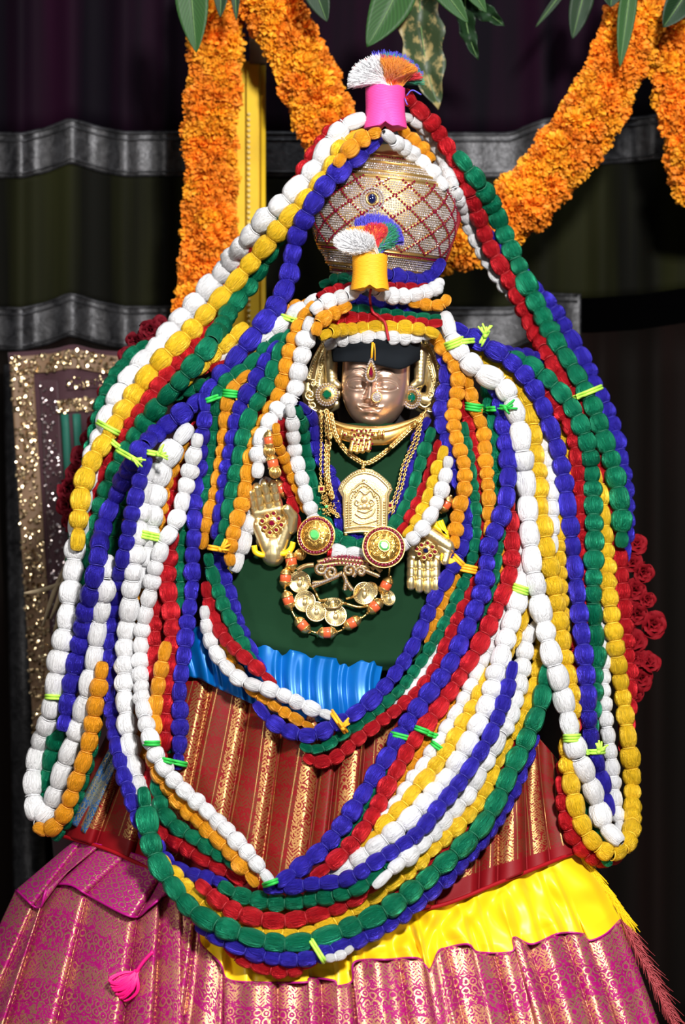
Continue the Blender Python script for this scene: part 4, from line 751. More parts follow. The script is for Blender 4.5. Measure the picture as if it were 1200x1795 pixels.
def strands_left_head():
    S = strand
    S('W', 15, [(470, 838), (456, 870), (442, 905), (432, 930), (426, 956), (418, 978), (409, 1002)], 'short white strand emerging below the left gold hand', group=G7)
    S('O', 14, [(552, 532), (536, 550), (526, 570), (517, 590), (510, 608), (504, 630), (499, 650), (496, 668), (490, 690), (478, 710), (465, 735), (450, 770), (438, 808), (434, 830), (430, 852), (426, 874), (420, 896), (412, 922), (405, 948), (400, 970), (405, 992)], 'orange strand falling from the head left of the ear', 1.7, group=G7)
    S('W', 15, [(546, 556), (538, 572), (537, 592), (532, 612), (526, 634), (522, 656), (518, 676), (513, 698), (498, 712), (482, 726), (470, 743), (460, 764), (455, 784), (453, 806), (450, 838)], 'white strand falling from the head beside the left ear', 1.9, group=G7)
# ------------------------------------------------------------------ jewelled pot
def RY(deg): return Matrix.Rotation(math.radians(deg), 3, 'Y')
VESS = plain('matte_gold', (.50, .34, .15), .5, .9)
def make_pot():
    C = P(674, 378, .05); k = .001*(D+.05)/D; M = RY(7) @ Matrix.Rotation(math.radians(6), 3, 'X')
    pot = thing('jewelled_pot', P(690, 492, .05), 'round gold pot studded with crystals and ruby lattice on top of the head', 'pot')
    prof = [(10, -113), (74, -112), (82, -108), (84, -98), (92, -93), (95, -84), (106, -72), (112, -62), (119, -42), (124, -18), (125, 4), (122, 26), (114, 48), (105, 62), (101, 70), (94, 78), (84, 86), (72, 93), (64, 98), (56, 101), (50, 106), (30, 112), (20, 122), (8, 124)]
    pr = [(r*k, z*k) for r, z in prof]
    MB().lathe(pr, C, 72, M).build('vessel', VESS, pot)
    zs = [z for _, z in prof[1:22]]; rs_ = [r for r, _ in prof[1:22]]
    def R(z): return float(np.interp(z, zs, rs_))
    def pt(z, th, off=0.0):
        r = R(z)*k; return C+M @ Vector((r*math.cos(th), r*math.sin(th), z*k))+nr(z, th)*off*k
    def nr(z, th):
        dr = (R(z+1.5)-R(z-1.5))/3; v = Vector((math.cos(th), math.sin(th), -dr)).normalized(); return M @ v
    for z, rr in ((-100, 1.8), (-93, 1.6), (-70, 1.8), (-63, 1.6), (62, 1.8), (72, 1.6), (88, 1.4), (101, 1.8)):
        m = MB(); m.tube([pt(z, 2*PI*i/64, .6) for i in range(64)], rr*k, 6, close=True); m.build('rim_band', GOLD, pot)
    # ruby lattice
    Z0, Z1 = -60, 60; rub = MB(); ridge = MB(); lat = []
    nh = 15
    for s in (-1, 1):
        for q in range(nh):
            pts = []
            for i in range(34):
                v = i/33; z = Z0+(Z1-Z0)*v; th = 2*PI*q/nh+s*(v*1.35); pts.append((z, th))
                if math.sin(th) < .45: rub.gem(pt(z, th, 1.5), 2.5*k, nr(z, th), 6, .7)
                lat.append((z, th % (2*PI)))
            ridge.tube([pt(z, th, .3) for z, th in pts], 1.5*k, 5)
    ridge.build('lattice_ridges', GOLD, pot, kind='stuff'); rub.build('lattice_rubies', RUBY, pot, smooth=False, kind='stuff')
    for z in (97, -104, -66.5):
        m = MB()
        for i in range(int(2*PI*R(z)/4.4)):
            th = 2*PI*i/int(2*PI*R(z)/4.4); m.gem(pt(z, th, .8), 1.9*k, nr(z, th), 6, .7)
        m.build('ruby_row', RUBY, pot, smooth=False, kind='stuff')
    L = np.array(lat); dm = MB(); rj = random.Random(4); z = -108
    while z < 96:
        n = int(2*PI*R(z)/4.1)
        if not any(abs(z-q) < 2.6 for q in (97, -104, -66.5, -100, -93, -70, -63, 62, 72, 88)):
            for i in range(n):
                th = 2*PI*(i+.5*(int(z) % 2))/n
                if math.sin(th) > .45: continue
                if -60 < z < 60:
                    dth = np.abs((L[:, 1]-th+PI) % (2*PI)-PI)*R(z)
                    if np.min(dth**2+(L[:, 0]-z)**2) < 10: continue
                nn = nr(z, th)+Vector((rj.gauss(0, .22), rj.gauss(0, .22), rj.gauss(0, .22))); dm.gem(pt(z, th, .5), 1.95*k, nn, 6, .55)
        z += 3.9
    dm.build('crystals', DIAM, pot, smooth=False, kind='stuff')
    # the blue stone
    th = -PI/2-.20; z = 22; c = pt(z, th, 2); nn = nr(z, th)
    s = MB(); s.sphere(c, (7*k, 5*k, 9*k), 16, 10); s.build('blue_stone', SAPH, pot); s = MB(); s.ring(c, nn, 9.5*k, 1.6*k, 20, 6, 1.1); s.build('stone_setting', GOLD, pot)
    s = MB(); a = nn.orthogonal().normalized(); b2 = nn.cross(a)
    for R0, n0 in ((14, 22), (19, 30)):
        for i in range(n0): t = 2*PI*i/n0; s.gem(c+a*math.cos(t)*R0*k+b2*math.sin(t)*R0*k*1.05, 2.1*k, nn, 6, .6)
    s.build('stone_halo', DIAM, pot, smooth=False, kind='stuff')
    stamp(674, 378, 125, .05, .125, 116)
# ------------------------------------------------------------------ thread tassels
def fibres(name, mat, parent, base, br, tg, n, seed, rise=.022, w0=.00055):
    r = random.Random(seed); mb = MB()
    for _ in range(n):
        a = r.uniform(0, 6.28); q = math.sqrt(r.random())*br
        b = base+Vector((math.cos(a)*q, math.sin(a)*q*.8, 0)); t = base+Vector(tg(r)); u = Vector((b.x+(t.x-b.x)*.25, b.y+(t.y-b.y)*.25, max(b.z, base.z)+rise*r.uniform(.7, 1.2)))
        pts = [b*((1-s)**2)+u*(2*s*(1-s))+t*s*s for s in (0, .25, .5, .75, 1)]
        mb.tube(pts, [w0, w0, w0, w0*.9, w0*.6], 3, cap=False)
    mb.build(name, mat, parent, kind='stuff')
FS = {k: plain('loose_silk_'+CN[k], tuple(min(1, c*1.08) for c in CL[k]), .42, spec=.8, sheen=.3) for k in CL}
def spool(c, rx, rz, mat, parent, cleft, name):
    mb = MB(); n = 26; pr = []
    for i in range(n*4+1):
        v = i/(n*4); z = -rz+2*rz*v; r = rx*(1+.10*(1-v)**2+.02*math.cos(v*7)); pr.append((r+.0005*math.cos(2*PI*i/4), z))
    mb.lathe([(rx*.5, -rz*.98)]+pr+[(rx*.5, rz*.98)], (0, 0, 0), 40)
    for v in mb.v:
        cl = math.exp(-(v.x/.006)**2)*max(0, -v.z/rz-.1); v.z += cl*rz*.30*(1 if v.z < 0 else 0); v.y *= (1-.2*cl)
        v.z += .0012*math.sin(v.x*180+v.y*90); v += c
    return mb.build(name, mat, parent)
def make_tassels():
    # top knot
    k = .00101; c = P(675, 190, -.015); t = thing('thread_tassel', P(675, 225, -.015), 'pink wrapped knot with a multicoloured fan tuft at the very top', 'tassel')
    spool(c, .034, .035, PINK, t, 1, 'thread_wrap'); b = c+Vector((.0, 0, .030))
    def tg(x0, x1, z0, z1, y0, y1):
        return lambda r: ((lambda v: (x0+(x1-x0)*v+r.gauss(0, .002), r.uniform(y0, y1), z0+(z1-z0)*v**.7+r.gauss(0, .002)))(r.random()))
    def fan(a0, a1, R, y0, y1, fl=1.0, inner=.45):
        def f(r):
            a = math.radians(r.uniform(a0, a1)); q = R*math.sqrt(r.uniform(inner**2, 1)); return (math.cos(a)*q*1.22, r.uniform(y0, y1), math.sin(a)*q*fl+.008)
        return f
    fibres('white_tuft', FS['W'], t, b, .026, fan(100, 190, .055, -.050, -.012, .95), 2000, 1); fibres('orange_tuft', FS['O'], t, b+Vector((.008, 0, 0)), .020, fan(28, 112, .046, -.056, -.030, .95, .2), 1700, 2)
    fibres('red_tuft', FS['R'], t, b, .024, fan(12, 150, .056, -.020, .012, .98, .7), 1200, 3); fibres('green_tuft', FS['G'], t, b, .022, fan(5, 100, .058, -.004, .022, 1.05, .75), 900, 4); fibres('blue_tuft', FS['B'], t, b, .022, fan(20, 110, .060, .004, .03, 1.12, .8), 800, 5)
    m = MB(); m.tube([P(x, y, -.02) for x, y in spline([(712, 168), (722, 158), (738, 166)], 3)], .0012, 5); m.tube([P(x, y, -.03) for x, y in spline([(709, 172), (712, 180), (714, 184)], 3)], .0012, 5); m.build('loose_ends', FS['B'], t)
    # lower knot
    Y = hmin(648, 478, 20)-.012; c = P(648, 478, Y); t = thing('thread_tassel', P(648, 506, Y), 'yellow wrapped knot with a fluffy white tuft in front of the jewelled pot', 'tassel')
    spool(c, .029, .029, YTH, t, 1, 'thread_wrap'); b = c+Vector((-.002, 0, .026))
    def puff(cx, cz, rx, rz, y0, y1):
        def f(r):
            a = r.uniform(0, 6.28); q = math.sqrt(r.random()); return (cx+rx*q*math.cos(a), r.uniform(y0, y1), cz+rz*q*math.sin(a))
        return f
    fibres('white_tuft', FS['W'], t, b, .02, puff(-.024, .022, .036, .022, -.045, -.012), 2400, 11, .01); fibres('orange_tuft', FS['O'], t, b, .02, puff(-.006, .044, .034, .008, -.020, -.004), 800, 12); fibres('red_tuft', FS['R'], t, b, .02, puff(.012, .044, .022, .014, -.022, .0), 1100, 13)
    fibres('green_tuft', FS['G'], t, b, .02, puff(.030, .036, .022, .024, -.012, .006), 1100, 14); fibres('blue_tuft', FS['B'], t, b, .02, lambda r: (lambda a: (math.cos(a)*.052+.008, r.uniform(-.004, .014), math.sin(a)*.052*1.0+.018+r.gauss(0, .003)))(math.radians(r.uniform(8, 128))), 1200, 15)
    m = MB(); m.tube([P(x, y, hmin(x, y, 6)-.003) for x, y in spline([(650, 506), (648, 520), (652, 545), (664, 556), (674, 565), (678, 582), (681, 597)], 3)], .0024, 6); o = m.build('red_hanging_thread', plain('red_cord', (.35, .0, .01), .6)); setp(o, 'dark red cord hanging from the yellow knot over the brow strands', 'cord')
# ------------------------------------------------------------------ face
FY = -.075
def gs(d, w): return math.exp(-(d/w)**2)
def seglin(x, z, pts):
    best = 1e9
    for (a, b), (c, d) in zip(pts[:-1], pts[1:]):
        vx, vz = c-a, d-b; t = max(0, min(1, ((x-a)*vx+(z-b)*vz)/(vx*vx+vz*vz))); best = min(best, math.hypot(x-a-vx*t, z-b-vz*t))
    return best
def make_face():
    k = .001*(D+FY)/D; mb = MB(); nu, nv = 150, 150
    def arc(cx, cz, w, h, a0=0, a1=180, n=12): return [(cx+w*math.cos(math.radians(a0+(a1-a0)*i/n)), cz+h*math.sin(math.radians(a0+(a1-a0)*i/n))) for i in range(n+1)]
    lines = []
    for s in (-1, 1):
        lines += [(arc(s*25, 6, 19, 10), 1.3, -1.5), (arc(s*25, 7, 18, -7), 1.2, -1.3), (arc(s*25, 7, 21, 17), 1.3, 1.3), (arc(s*25, 6, 5.5, 4.5, 200, 340), 1.0, -.7)]
        lines += [([(s*7, 30), (s*18, 36), (s*32, 34), (s*46, 22)], 1.8, 1.5)]
        lines += [([(s*10, -19), (s*13.5, -15), (s*13, -10)], 1.5, -1.6)]
    lines += [([(-21, -30), (-12, -34.5), (-4, -33.5), (0, -34.5), (4, -33.5), (12, -34.5), (21, -30)], 1.1, -2.0), ([(-20, -30), (-11, -27), (-4, -25), (0, -26.5), (4, -25), (11, -27), (20, -30)], 1.6, .7)]
    def disp(x, z):
        if z > -16: nose = (7+17*max(0, min(1, (22-z)/38)))*gs(abs(x)**1.5/5, 1.9+2.6*max(0, min(1, (16-z)/34)))*max(0, min(1, (30-z)/10))
        else: nose = 23*gs(x, 7.8)*gs(z+16, 4.5)
        d = nose+4.2*gs(z+14, 6)*(gs(x-9, 4.2)+gs(x+9, 4.2))
        for s in (-1, 1):
            d += 5.4*gs(x-s*25, 14)*gs(z-5, 7.5); d -= 3.4*gs(x-s*11, 6)*gs(z-12, 10); d += 3.4*gs(x-s*31, 16)*gs(z+16, 15); d += 2.0*gs(x-s*25, 17)*gs(z-27, 6)
        d += 5.2*gs(x, 15)*gs(z+29.5, 3.2)+6.4*gs(x, 11)*gs(z+38.5, 3.8)-2.4*gs(x, 10)*gs(z+46, 3)+6.0*gs(x, 13)*gs(z+55, 8)-1.6*gs(x, 2.5)*gs(z+24, 4)
        d += 1.6*(gs(x-22, 4)+gs(x+22, 4))*gs(z+29, 4)
        for pts, w_, h_ in lines:
            q = seglin(x, z, pts)
            if q < 5: d += h_*gs(q, w_)
        return d
    R = Matrix.Rotation(math.radians(-9), 3, 'Z') @ Matrix.Rotation(math.radians(3), 3, 'Y'); C = P(657, 686, FY)
    for j in range(nv+1):
        z = 72-138*(j/nv)
        wz = 59 if z > 20 else 59*max(.02, (1-(abs(z-20)/86.5)**2.3))**.5
        dz = 47*max(.05, (1-(abs(min(z, 0))/67)**3.2))**.5
        for i in range(nu+1):
            th = -PI/2*1.06+PI*1.06*(i/nu); x = wz*math.sin(th); y = -dz*abs(math.cos(th))**.8*(1 if math.cos(th) > 0 else -1)
            f = max(0, math.cos(th))**.4; y -= disp(x, z)*f
            mb.v.append(C+R @ Vector((x*k, y*k, z*k)))
    for j in range(nv):
        for i in range(nu): q = j*(nu+1)+i; mb.f.append((q, q+nu+1, q+nu+2, q+1))
    o = mb.build('face', COPPER, idol); o.modifiers.new('t', 'SOLIDIFY').thickness = .002
    m = MB(); m.sphere(P(657, 680, .0), (.060, .060, .074), 24, 16); m.build('head_core', DARK, idol)
    # black cloth band over the brow
    def hd(x): return FY-.064*math.sqrt(max(0, 1-((x-658)/82)**2))
    bc = thing('black_head_cloth', P(658, 645, FY), 'black cloth band bound across the forehead of the gold face', 'cloth')
    sheet('cloth_band', [(580, 600), (620, 596), (658, 594), (700, 596), (736, 600)], [(584, 634), (615, 634), (645, 636), (672, 642), (700, 647), (718, 640), (735, 630)], 60, 14, lambda x, y, u, v: hd(x)-.002-.0025*math.sin(v*7+u*3)-.002*math.sin(u*14+v*2), BLACKC, bc, thick=.003)
    for px, py in [(x, y) for x in range(590, 735, 9) for y in range(600, 745, 9)]:
        stamp(px, py, 8, hd(px)+.004 if py < 640 else FY-.048*math.sqrt(max(0, 1-((px-657)/62)**2)))
    stamp(640, 700, 10, FY-.066)
def tubes(name, mat, parent, curves, Y, r, beads=None, taper=False):
    m = MB()
    for c in curves:
        s = spline(c, 2.5); n = len(s); m.tube([P(x, y, Y) for x, y in s], [r*(1-.75*i/n) if taper else r for i in range(n)], 7)
    return m.build(name, mat, parent)
def spiral(cx, cy, R, turns, a0, d=1): return [(cx+R*(1-.85*t)*math.cos(a0+d*t*turns*2*PI), cy+R*(1-.85*t)*math.sin(a0+d*t*turns*2*PI)) for t in np.linspace(0, 1, 26)]
def blob(name, mat, parent, parts, voxel=.0013, smooth=3):
    m = MB()
    for c, r, *q in parts: m.sphere(c, r, 14, 10, q[0] if q else None)
    o = m.build(name, mat, parent)
    return modify(o, [('REMESH', dict(mode='VOXEL', voxel_size=voxel)), ('SMOOTH', dict(factor=.5, iterations=smooth))])
def capsule(a, b, r0, r1, n=9):
    a = Vector(a); b = Vector(b); return [(a+(b-a)*i/(n-1), r0+(r1-r0)*i/(n-1)) for i in range(n)]
def make_ears():
    for s, nm in ((-1, 'left'), (1, 'right')):
        X = (lambda x: x) if s < 0 else (lambda x: 657+(657-x)+2)
        Yc = -.050; e = []
        out = [(566, 604), (556, 620), (547, 638), (541, 656), (534, 668), (532, 682), (533, 698), (540, 712), (552, 718), (566, 716), (582, 708)]
        for x, y in spline(out, 5): e.append((P(X(x+7), y, Yc+.006), .010))
        for x, y in spline([(570, 612), (562, 640), (558, 670), (562, 700), (575, 700)], 5): e.append((P(X(x), y, Yc), .012))
        for x, y in spline([(574, 622), (572, 640), (576, 660), (586, 676), (592, 690)], 5): e.append((P(X(x), y, Yc-.004), .011))
        blob('ear_ornament', PGOLD, idol, e, .0016)
        p = blob('ear', PGOLD, idol, [q for q in capsule(P(X(579), 618, Yc-.018), P(X(581), 668, Yc-.02), .0125, .0105)]+capsule(P(X(581), 668, Yc-.02), P(X(592), 676, Yc-.022), .009, .007)+capsule(P(X(579), 612, Yc-.014), P(X(590), 608, Yc-.012), .010, .008), .0014)
        cv = [[(X(a), b) for a, b in c] for c in ([(568, 602), (556, 618), (548, 636), (542, 654), (536, 664)], [(572, 608), (562, 626), (556, 646), (552, 664), (548, 680)], [(566, 640), (560, 656), (556, 672), (560, 690)], spiral(543, 692, 11, 1.6, 0), spiral(548, 712, 8, 1.3, 2), spiral(548, 672, 7, 1.3, 4), spiral(562, 690, 7, 1.2, 1), spiral(540, 662, 6, 1.2, 3), [(560, 706), (572, 714), (584, 706)], [(540, 704), (546, 716), (560, 722), (572, 718)])]
        tubes('scroll_relief', PGOLD, idol, cv, Yc-.012, .0021)
        m = MB()
        for cvv in ([(571, 596), (560, 612), (551, 632), (546, 652), (540, 664)], [(578, 600), (569, 616), (563, 636), (560, 656), (555, 676)]):
            for x, y in spline([(X(a), b) for a, b in cvv], 4.6): m.sphere(P(x, y, Yc-.014), .0021, 8, 5)
        m.build('beaded_edge', PGOLD, idol, kind='stuff')
        m = MB(); m.lathe([(.001, 0), (.006, .002), (.005, .008), (.007, .011), (.003, .017), (.0008, .022)], P(X(568), 604, Yc-.01), 12); m.build('finial', PGOLD, idol)
        # earring
        ex, ey = (573, 692) if s < 0 else (719, 697); Ye = Yc-.026; Cn = P(ex, ey, Ye); nn = Vector((-.12, -1, 0)) if s < 0 else Vector((.62, -1, .0))
        er = thing('earring', P(ex, ey+20, Ye), 'clear stone earring with green gem '+('facing the viewer left of the gold face' if s < 0 else 'turned sideways right of the gold face'), 'earring')
        q = nn.normalized().to_track_quat('Z', 'Y').to_matrix()
        m = MB(); m.lathe([(.001, -.002), (.0195, -.002), (.0205, .0), (.019, .002), (.010, .004), (.001, .004)], Cn, 30, q); m.build('disc', GOLD, er)
        m = MB()
        for R0, n0, sz in ((.0185, 26, .0021), (.0140, 20, .0020)):
            for i in range(n0): m.gem(Cn+q @ Vector((R0*math.cos(2*PI*i/n0), R0*math.sin(2*PI*i/n0), .003)), sz, q @ Vector((0, 0, 1)), 6, .8)
        m.build('clear_stones', DIAM, er, smooth=False, kind='stuff')
        m = MB(); m.gem(Cn+q @ Vector((0, 0, .004)), .0085, q @ Vector((0, 0, 1)), 8, .45); m.build('green_gem', EMER, er, smooth=False)
        m = MB()
        for i in range(4): a = PI/4+i*PI/2; m.tube([Cn+q @ Vector((.010*math.cos(a), .010*math.sin(a), .003)), Cn+q @ Vector((.0065*math.cos(a), .0065*math.sin(a), .009))], .0007, 5)
        m.build('prongs', GOLD, er)
        stamp(ex, ey, 20, Ye-.006)
def make_face_jewels():
    # brow pendant, drop shaped
    Y = -.150; t = thing('brow_pendant', P(650, 668, Y), 'ruby teardrop brow pendant edged with tiny clear stones', 'pendant')
    def drop(R, h, n=26): return [(650+R*math.sin(a)*math.sin(a/2)**1.1*1.06, 657-h*math.cos(a)*-1*-1 if 0 else 652+h*(-math.cos(a))*1.0) for a in np.linspace(.12, 2*PI-.12, n)]
    def dr(R, h, cy, n): return [(650+R*math.sin(a)*(math.sin(a/2)**1.2), cy-h*math.cos(a)) for a in np.linspace(0, 2*PI, n, endpoint=False)]
    m = MB(); b0 = len(m.v); o_ = dr(14.5, 22, 648, 30)
    m.v += [P(x, y, Y) for x, y in o_]+[P(x, y, Y+.006) for x, y in o_]+[P(650, 652, Y-.002)]
    for i in range(30): j = (i+1) % 30; m.f += [(i, j, 60), (i, 30+i, 30+j, j)]
    m.build('backing', GOLD, t)
    m = MB()
    for x, y in dr(12.5, 19.5, 649, 26): m.gem(P(x, y, Y-.0015), .0021, (0, -1, 0), 6, .8)
    m.build('clear_stones', DIAM, t, smooth=False, kind='stuff')
    m = MB(); o_ = dr(5.8, 11.5, 651, 16); m.v += [P(x, y, Y-.002) for x, y in o_]+[P(650+(x-650)*.55, 652+(y-652)*.55, Y-.006) for x, y in o_]
    for i in range(16): j = (i+1) % 16; m.f.append((i, j, 16+j, 16+i))
    m.f.append(tuple(16+i for i in range(16))); m.build('ruby_drop', RUBY, t, smooth=False)
    m = MB(); m.tube([P(x, y, Y) for x, y in dr(7, 13, 650.5, 24)], .0009, 5, close=True); m.build('rim', GOLD, t)
    m = MB(); m.tube([P(651, 628, Y+.002), P(652, 614, Y+.001), P(653, 600, Y)], .0022, 6); m.tube([P(657, 632, Y+.004), P(657, 615, Y+.002), P(656, 602, Y)], .0010, 5); m.build('hanger', YTH, t)
    n = thing('nose_stud', P(660, 703, -.148), 'large clear stone nose stud on the gold face', 'jewel')
    c = P(660, 696, -.146); m = MB()
    for R0, n0, sz in ((.0062, 10, .0021), (.0, 1, .0046)):
        for i in range(n0): a = 2*PI*i/n0; m.gem(c+Vector((R0*math.cos(a), 0, R0*math.sin(a))), sz, Vector((math.cos(a)*.3 if R0 else 0, -1, math.sin(a)*.3 if R0 else 0)), 8, .7)
    m.build('stones', DIAM, n, smooth=False); m = MB(); m.ring(c+Vector((0, .001, 0)), (0, -1, 0), .0085, .0012, 18, 6); m.build('setting', GOLD, n); m = MB(); m.sphere(c+Vector((0, .004, 0)), (.007, .004, .007), 12, 8); m.build('back_plate', GOLD, n)
# ------------------------------------------------------------------ hands
def make_hands():
    # left as seen: raised palm
    Y = F(478, 915)-.022; k = .001*(D+Y)/D; e = []
    def p(x, y, o=0.0): return P(x, y, Y+o)
    for x in np.linspace(450, 500, 6):
        for y in np.linspace(905, 948, 5):
            if abs(x-476) < 30-(y-905)*.2: e.append((p(x, y), (.012, .009, .012)))
    e += capsule(p(452, 920, -.006), p(468, 958, -.006), .011, .013)+capsule(p(505, 915, -.006), p(490, 958, -.006), .013, .013)
    e += capsule(p(478, 955), p(479, 972), .020, .021)+capsule(p(448, 900, -.003), p(488, 893, -.003), .010, .011)
    palm = [((447, 899), (437, 861)), ((458, 897), (449, 852)), ((473, 894), (463, 846)), ((488, 889), (478, 847))]
    blob('hand', PGOLD, idol, e, .0013, 14)
    for i, (a, b) in enumerate(palm):
        a = Vector((*a, 0)); b = Vector((*b, 0)); f = []; r = .0080-.0006*(i == 0)
        for q in range(3):
            t0, t1 = q/3+.03, (q+1)/3-.03; u = a+(b-a)*t0; v = a+(b-a)*t1; oo = -.004-.006*q
            for w in np.linspace(0, 1, 7): g = u+(v-u)*w; f.append((p(g.x, g.y, oo-.002*w), r*(1-.05*q)*(1+.10*math.sin(PI*w))))
        for w in np.linspace(0, 1, 22): g = a+(b-a)*w; f.append((p(g.x, g.y, -.002-.014*w), r*.70))
        f.append((p(b.x+1, b.y+3, -.020), r*.9))
        blob('finger', PGOLD, idol, f, .0010, 2)
    f = capsule(p(508, 925, -.006), p(511, 905, -.012), .013, .011)+capsule(p(511, 905, -.012), p(503, 893, -.02), .0105, .009); blob('thumb', PGOLD, idol, f, .0012)
    for s in (1, -1):
        m = MB(); m.tube([P(477+26*s*math.sin(a), 966+8*math.cos(a)*.6+(6 if s > 0 else 6), Y+.006-.020*math.cos(a)) for a in np.linspace(-.2, 1.6, 9)], .0055, 7)
    m = MB(); m.tube([P(x, y, Y-.010) for x, y in spline([(445, 956), (448, 968), (460, 973), (470, 970)], 3)], .005, 7); m.tube([P(x, y, Y-.012) for x, y in spline([(488, 970), (500, 970), (510, 962), (514, 950)], 3)], .005, 7)
    setp(m.build('wrist_wrap', YELC), 'yellow cloth wrap peeping from under the raised left gold palm', 'cloth')
    def flower(cx, cy, Yf, label, sx=1.0, center=RUBY, sz=1.0):
        t = thing('palm_jewel', P(cx, cy+14, Yf), label, 'jewel'); m = MB(); g = MB()
        for i in range(8):
            a = 2*PI*i/8+.2; R = 17 if i % 2 == 0 else 14.5; x, y = cx+R*sz*math.cos(a), cy+R*sz*sx*math.sin(a)
            m.ring(P(x, y, Yf), (0, -1, 0), .0042*sz, .0011, 14, 5); g.gem(P(x, y, Yf-.0005), .0034*sz, (0, -1, 0), 7, .6); m.sphere(P(x, y, Yf+.002), (.0045*sz, .002, .0045*sz), 10, 6)
        m.sphere(P(cx, cy, Yf+.003), (.014*sz, .004, .014*sz*sx), 16, 8)
        m.tube([P(cx+10*sz*math.cos(q), cy+10*sz*sx*math.sin(q), Yf-.001) for q in (0, PI/2, PI, 3*PI/2)], .0013, 6, close=True); m.build('setting', GOLD, t)
        g.build('outer_stones', RUBY, t, smooth=False); m = MB(); m.gem(P(cx, cy, Yf-.002), .0058*sz, (0, -1, 0), 8, .7); m.build('centre_stone', center, t, smooth=False)
    flower(476, 917, Y-.024, 'eight petalled ruby flower jewel on the raised left gold palm')
    for x, y in ((455, 870), (470, 880), (490, 900), (470, 930), (495, 930), (478, 955)): stamp(x, y, 18, Y-.012)
    # right as seen: palm lowered
    Y = F(750, 975)-.022; e = []
    for x in np.linspace(724, 772, 6):
        for y in (955, 968, 980): e.append((p2(x, y, Y), (.012, .009, .012)))
    e += capsule(p2(728, 955, Y), p2(770, 950, Y), .013, .014)+capsule(p2(755, 938, Y), p2(785, 962, Y-.006), .014, .012)
    blob('hand', PGOLD, idol, e, .0013, 14)
    for i, (x, L) in enumerate(((721, 45), (735, 50), (749, 52), (763, 50), (775, 42))):
        if i == 4: continue
        f = []; r = .0079
        for q in range(3):
            for w in np.linspace(0, 1, 7): yy = 984+L*(q/3+.03+w*.27); f.append((p2(x+(i-1.5)*.3*q, yy, Y-.006-.004*q), r*(1+.10*math.sin(PI*w)-.03*q)))
        for w in np.linspace(0, 1, 20): f.append((p2(x, 980+(L+2)*w, Y-.004-.010*w), r*.70))
        blob('finger', PGOLD, idol, f, .0010, 2)
    blob('thumb', PGOLD, idol, capsule(p2(772, 958, Y-.008), p2(784, 968, Y-.012), .010, .009)+capsule(p2(784, 968, Y-.012), p2(780, 984, Y-.016), .0085, .0072), .0012)
    blob('forearm', PGOLD, idol, capsule(p2(745, 930, Y-.002), p2(786, 958, Y-.010), .014, .012), .0014)
    m = MB()
    for i in range(5): m.tube([p2(x, y, Y-.012-.002*(i % 2)) for x, y in spline([(752+i*5, 920-i*2), (764+i*4, 925+i*2), (784, 934+i*3)], 3)], .0042, 7)
    for i in range(3): m.tube([p2(x, y, Y-.016) for x, y in spline([(772, 972+i*4), (786, 980+i*3), (800, 984)], 3)], .0030, 6)
    setp(m.build('wrist_wrap', YELC), 'yellow cloth wrap tied above the lowered right gold hand', 'cloth')
    flower(746, 965, Y-.024, 'flower jewel with a grey centre stone on the lowered right gold hand', .8, SAPH, .95)
    for x, y in ((725, 1000), (745, 1000), (765, 1000), (730, 970), (760, 960), (780, 965)): stamp(x, y, 16, Y-.014)
def p2(x, y, Y): return P(x, y, Y)
# ------------------------------------------------------------------ neck jewels
def chain(pts, label, link=4.0, r=.0011, R=.0030, cat='chain', name='gold_chain', double=False, H_r=5, lift=.003):
    s = spline(pts, link); q = [P(x, y, hmin(x, y, H_r)-lift) for x, y in s]
    m = MB()
    for i in range(len(q)):
        t = (q[min(i+1, len(q)-1)]-q[max(i-1, 0)]).normalized(); a = t.cross(Vector((0, 1, 0))).normalized(); n_ = a if i % 2 else (a*.25+Vector((0, -1, 0))).normalized()
        c = q[i]; b2 = n_.cross(t).normalized()
        m.tube([c+t*math.cos(w)*R*1.15+b2*math.sin(w)*R*.8 for w in np.linspace(0, 2*PI, 9)[:-1]], r, 5, close=True)
    o = m.build(name, GOLD); setp(o, label, cat); return o
def make_neck():
    # collar plate
    c = thing('gold_collar', P(655, 770, -.1), 'plain gold collar plate under the chin', 'collar')
    m = MB(); s = spline([(556, 728), (572, 742), (600, 756), (640, 764), (680, 762), (715, 750), (738, 738), (748, 726)], 4)
    m.tube([P(x, y, F(x, y)-.018-.012*math.sin(PI*i/len(s))) for i, (x, y) in enumerate(s)], [.017*(.45+.55*math.sin(PI*(i+.5)/len(s))) for i in range(len(s))], 12, flat=.6)
    m.build('plate', GOLD, c); m = MB(); m.tube([P(x, y-8, F(x, y)-.030-.012*math.sin(PI*i/len(s))) for i, (x, y) in enumerate(s)], .0022, 6); m.build('rim', GOLD, c)
    for x, y in s: stamp(x, y, 15, F(x, y)-.034)
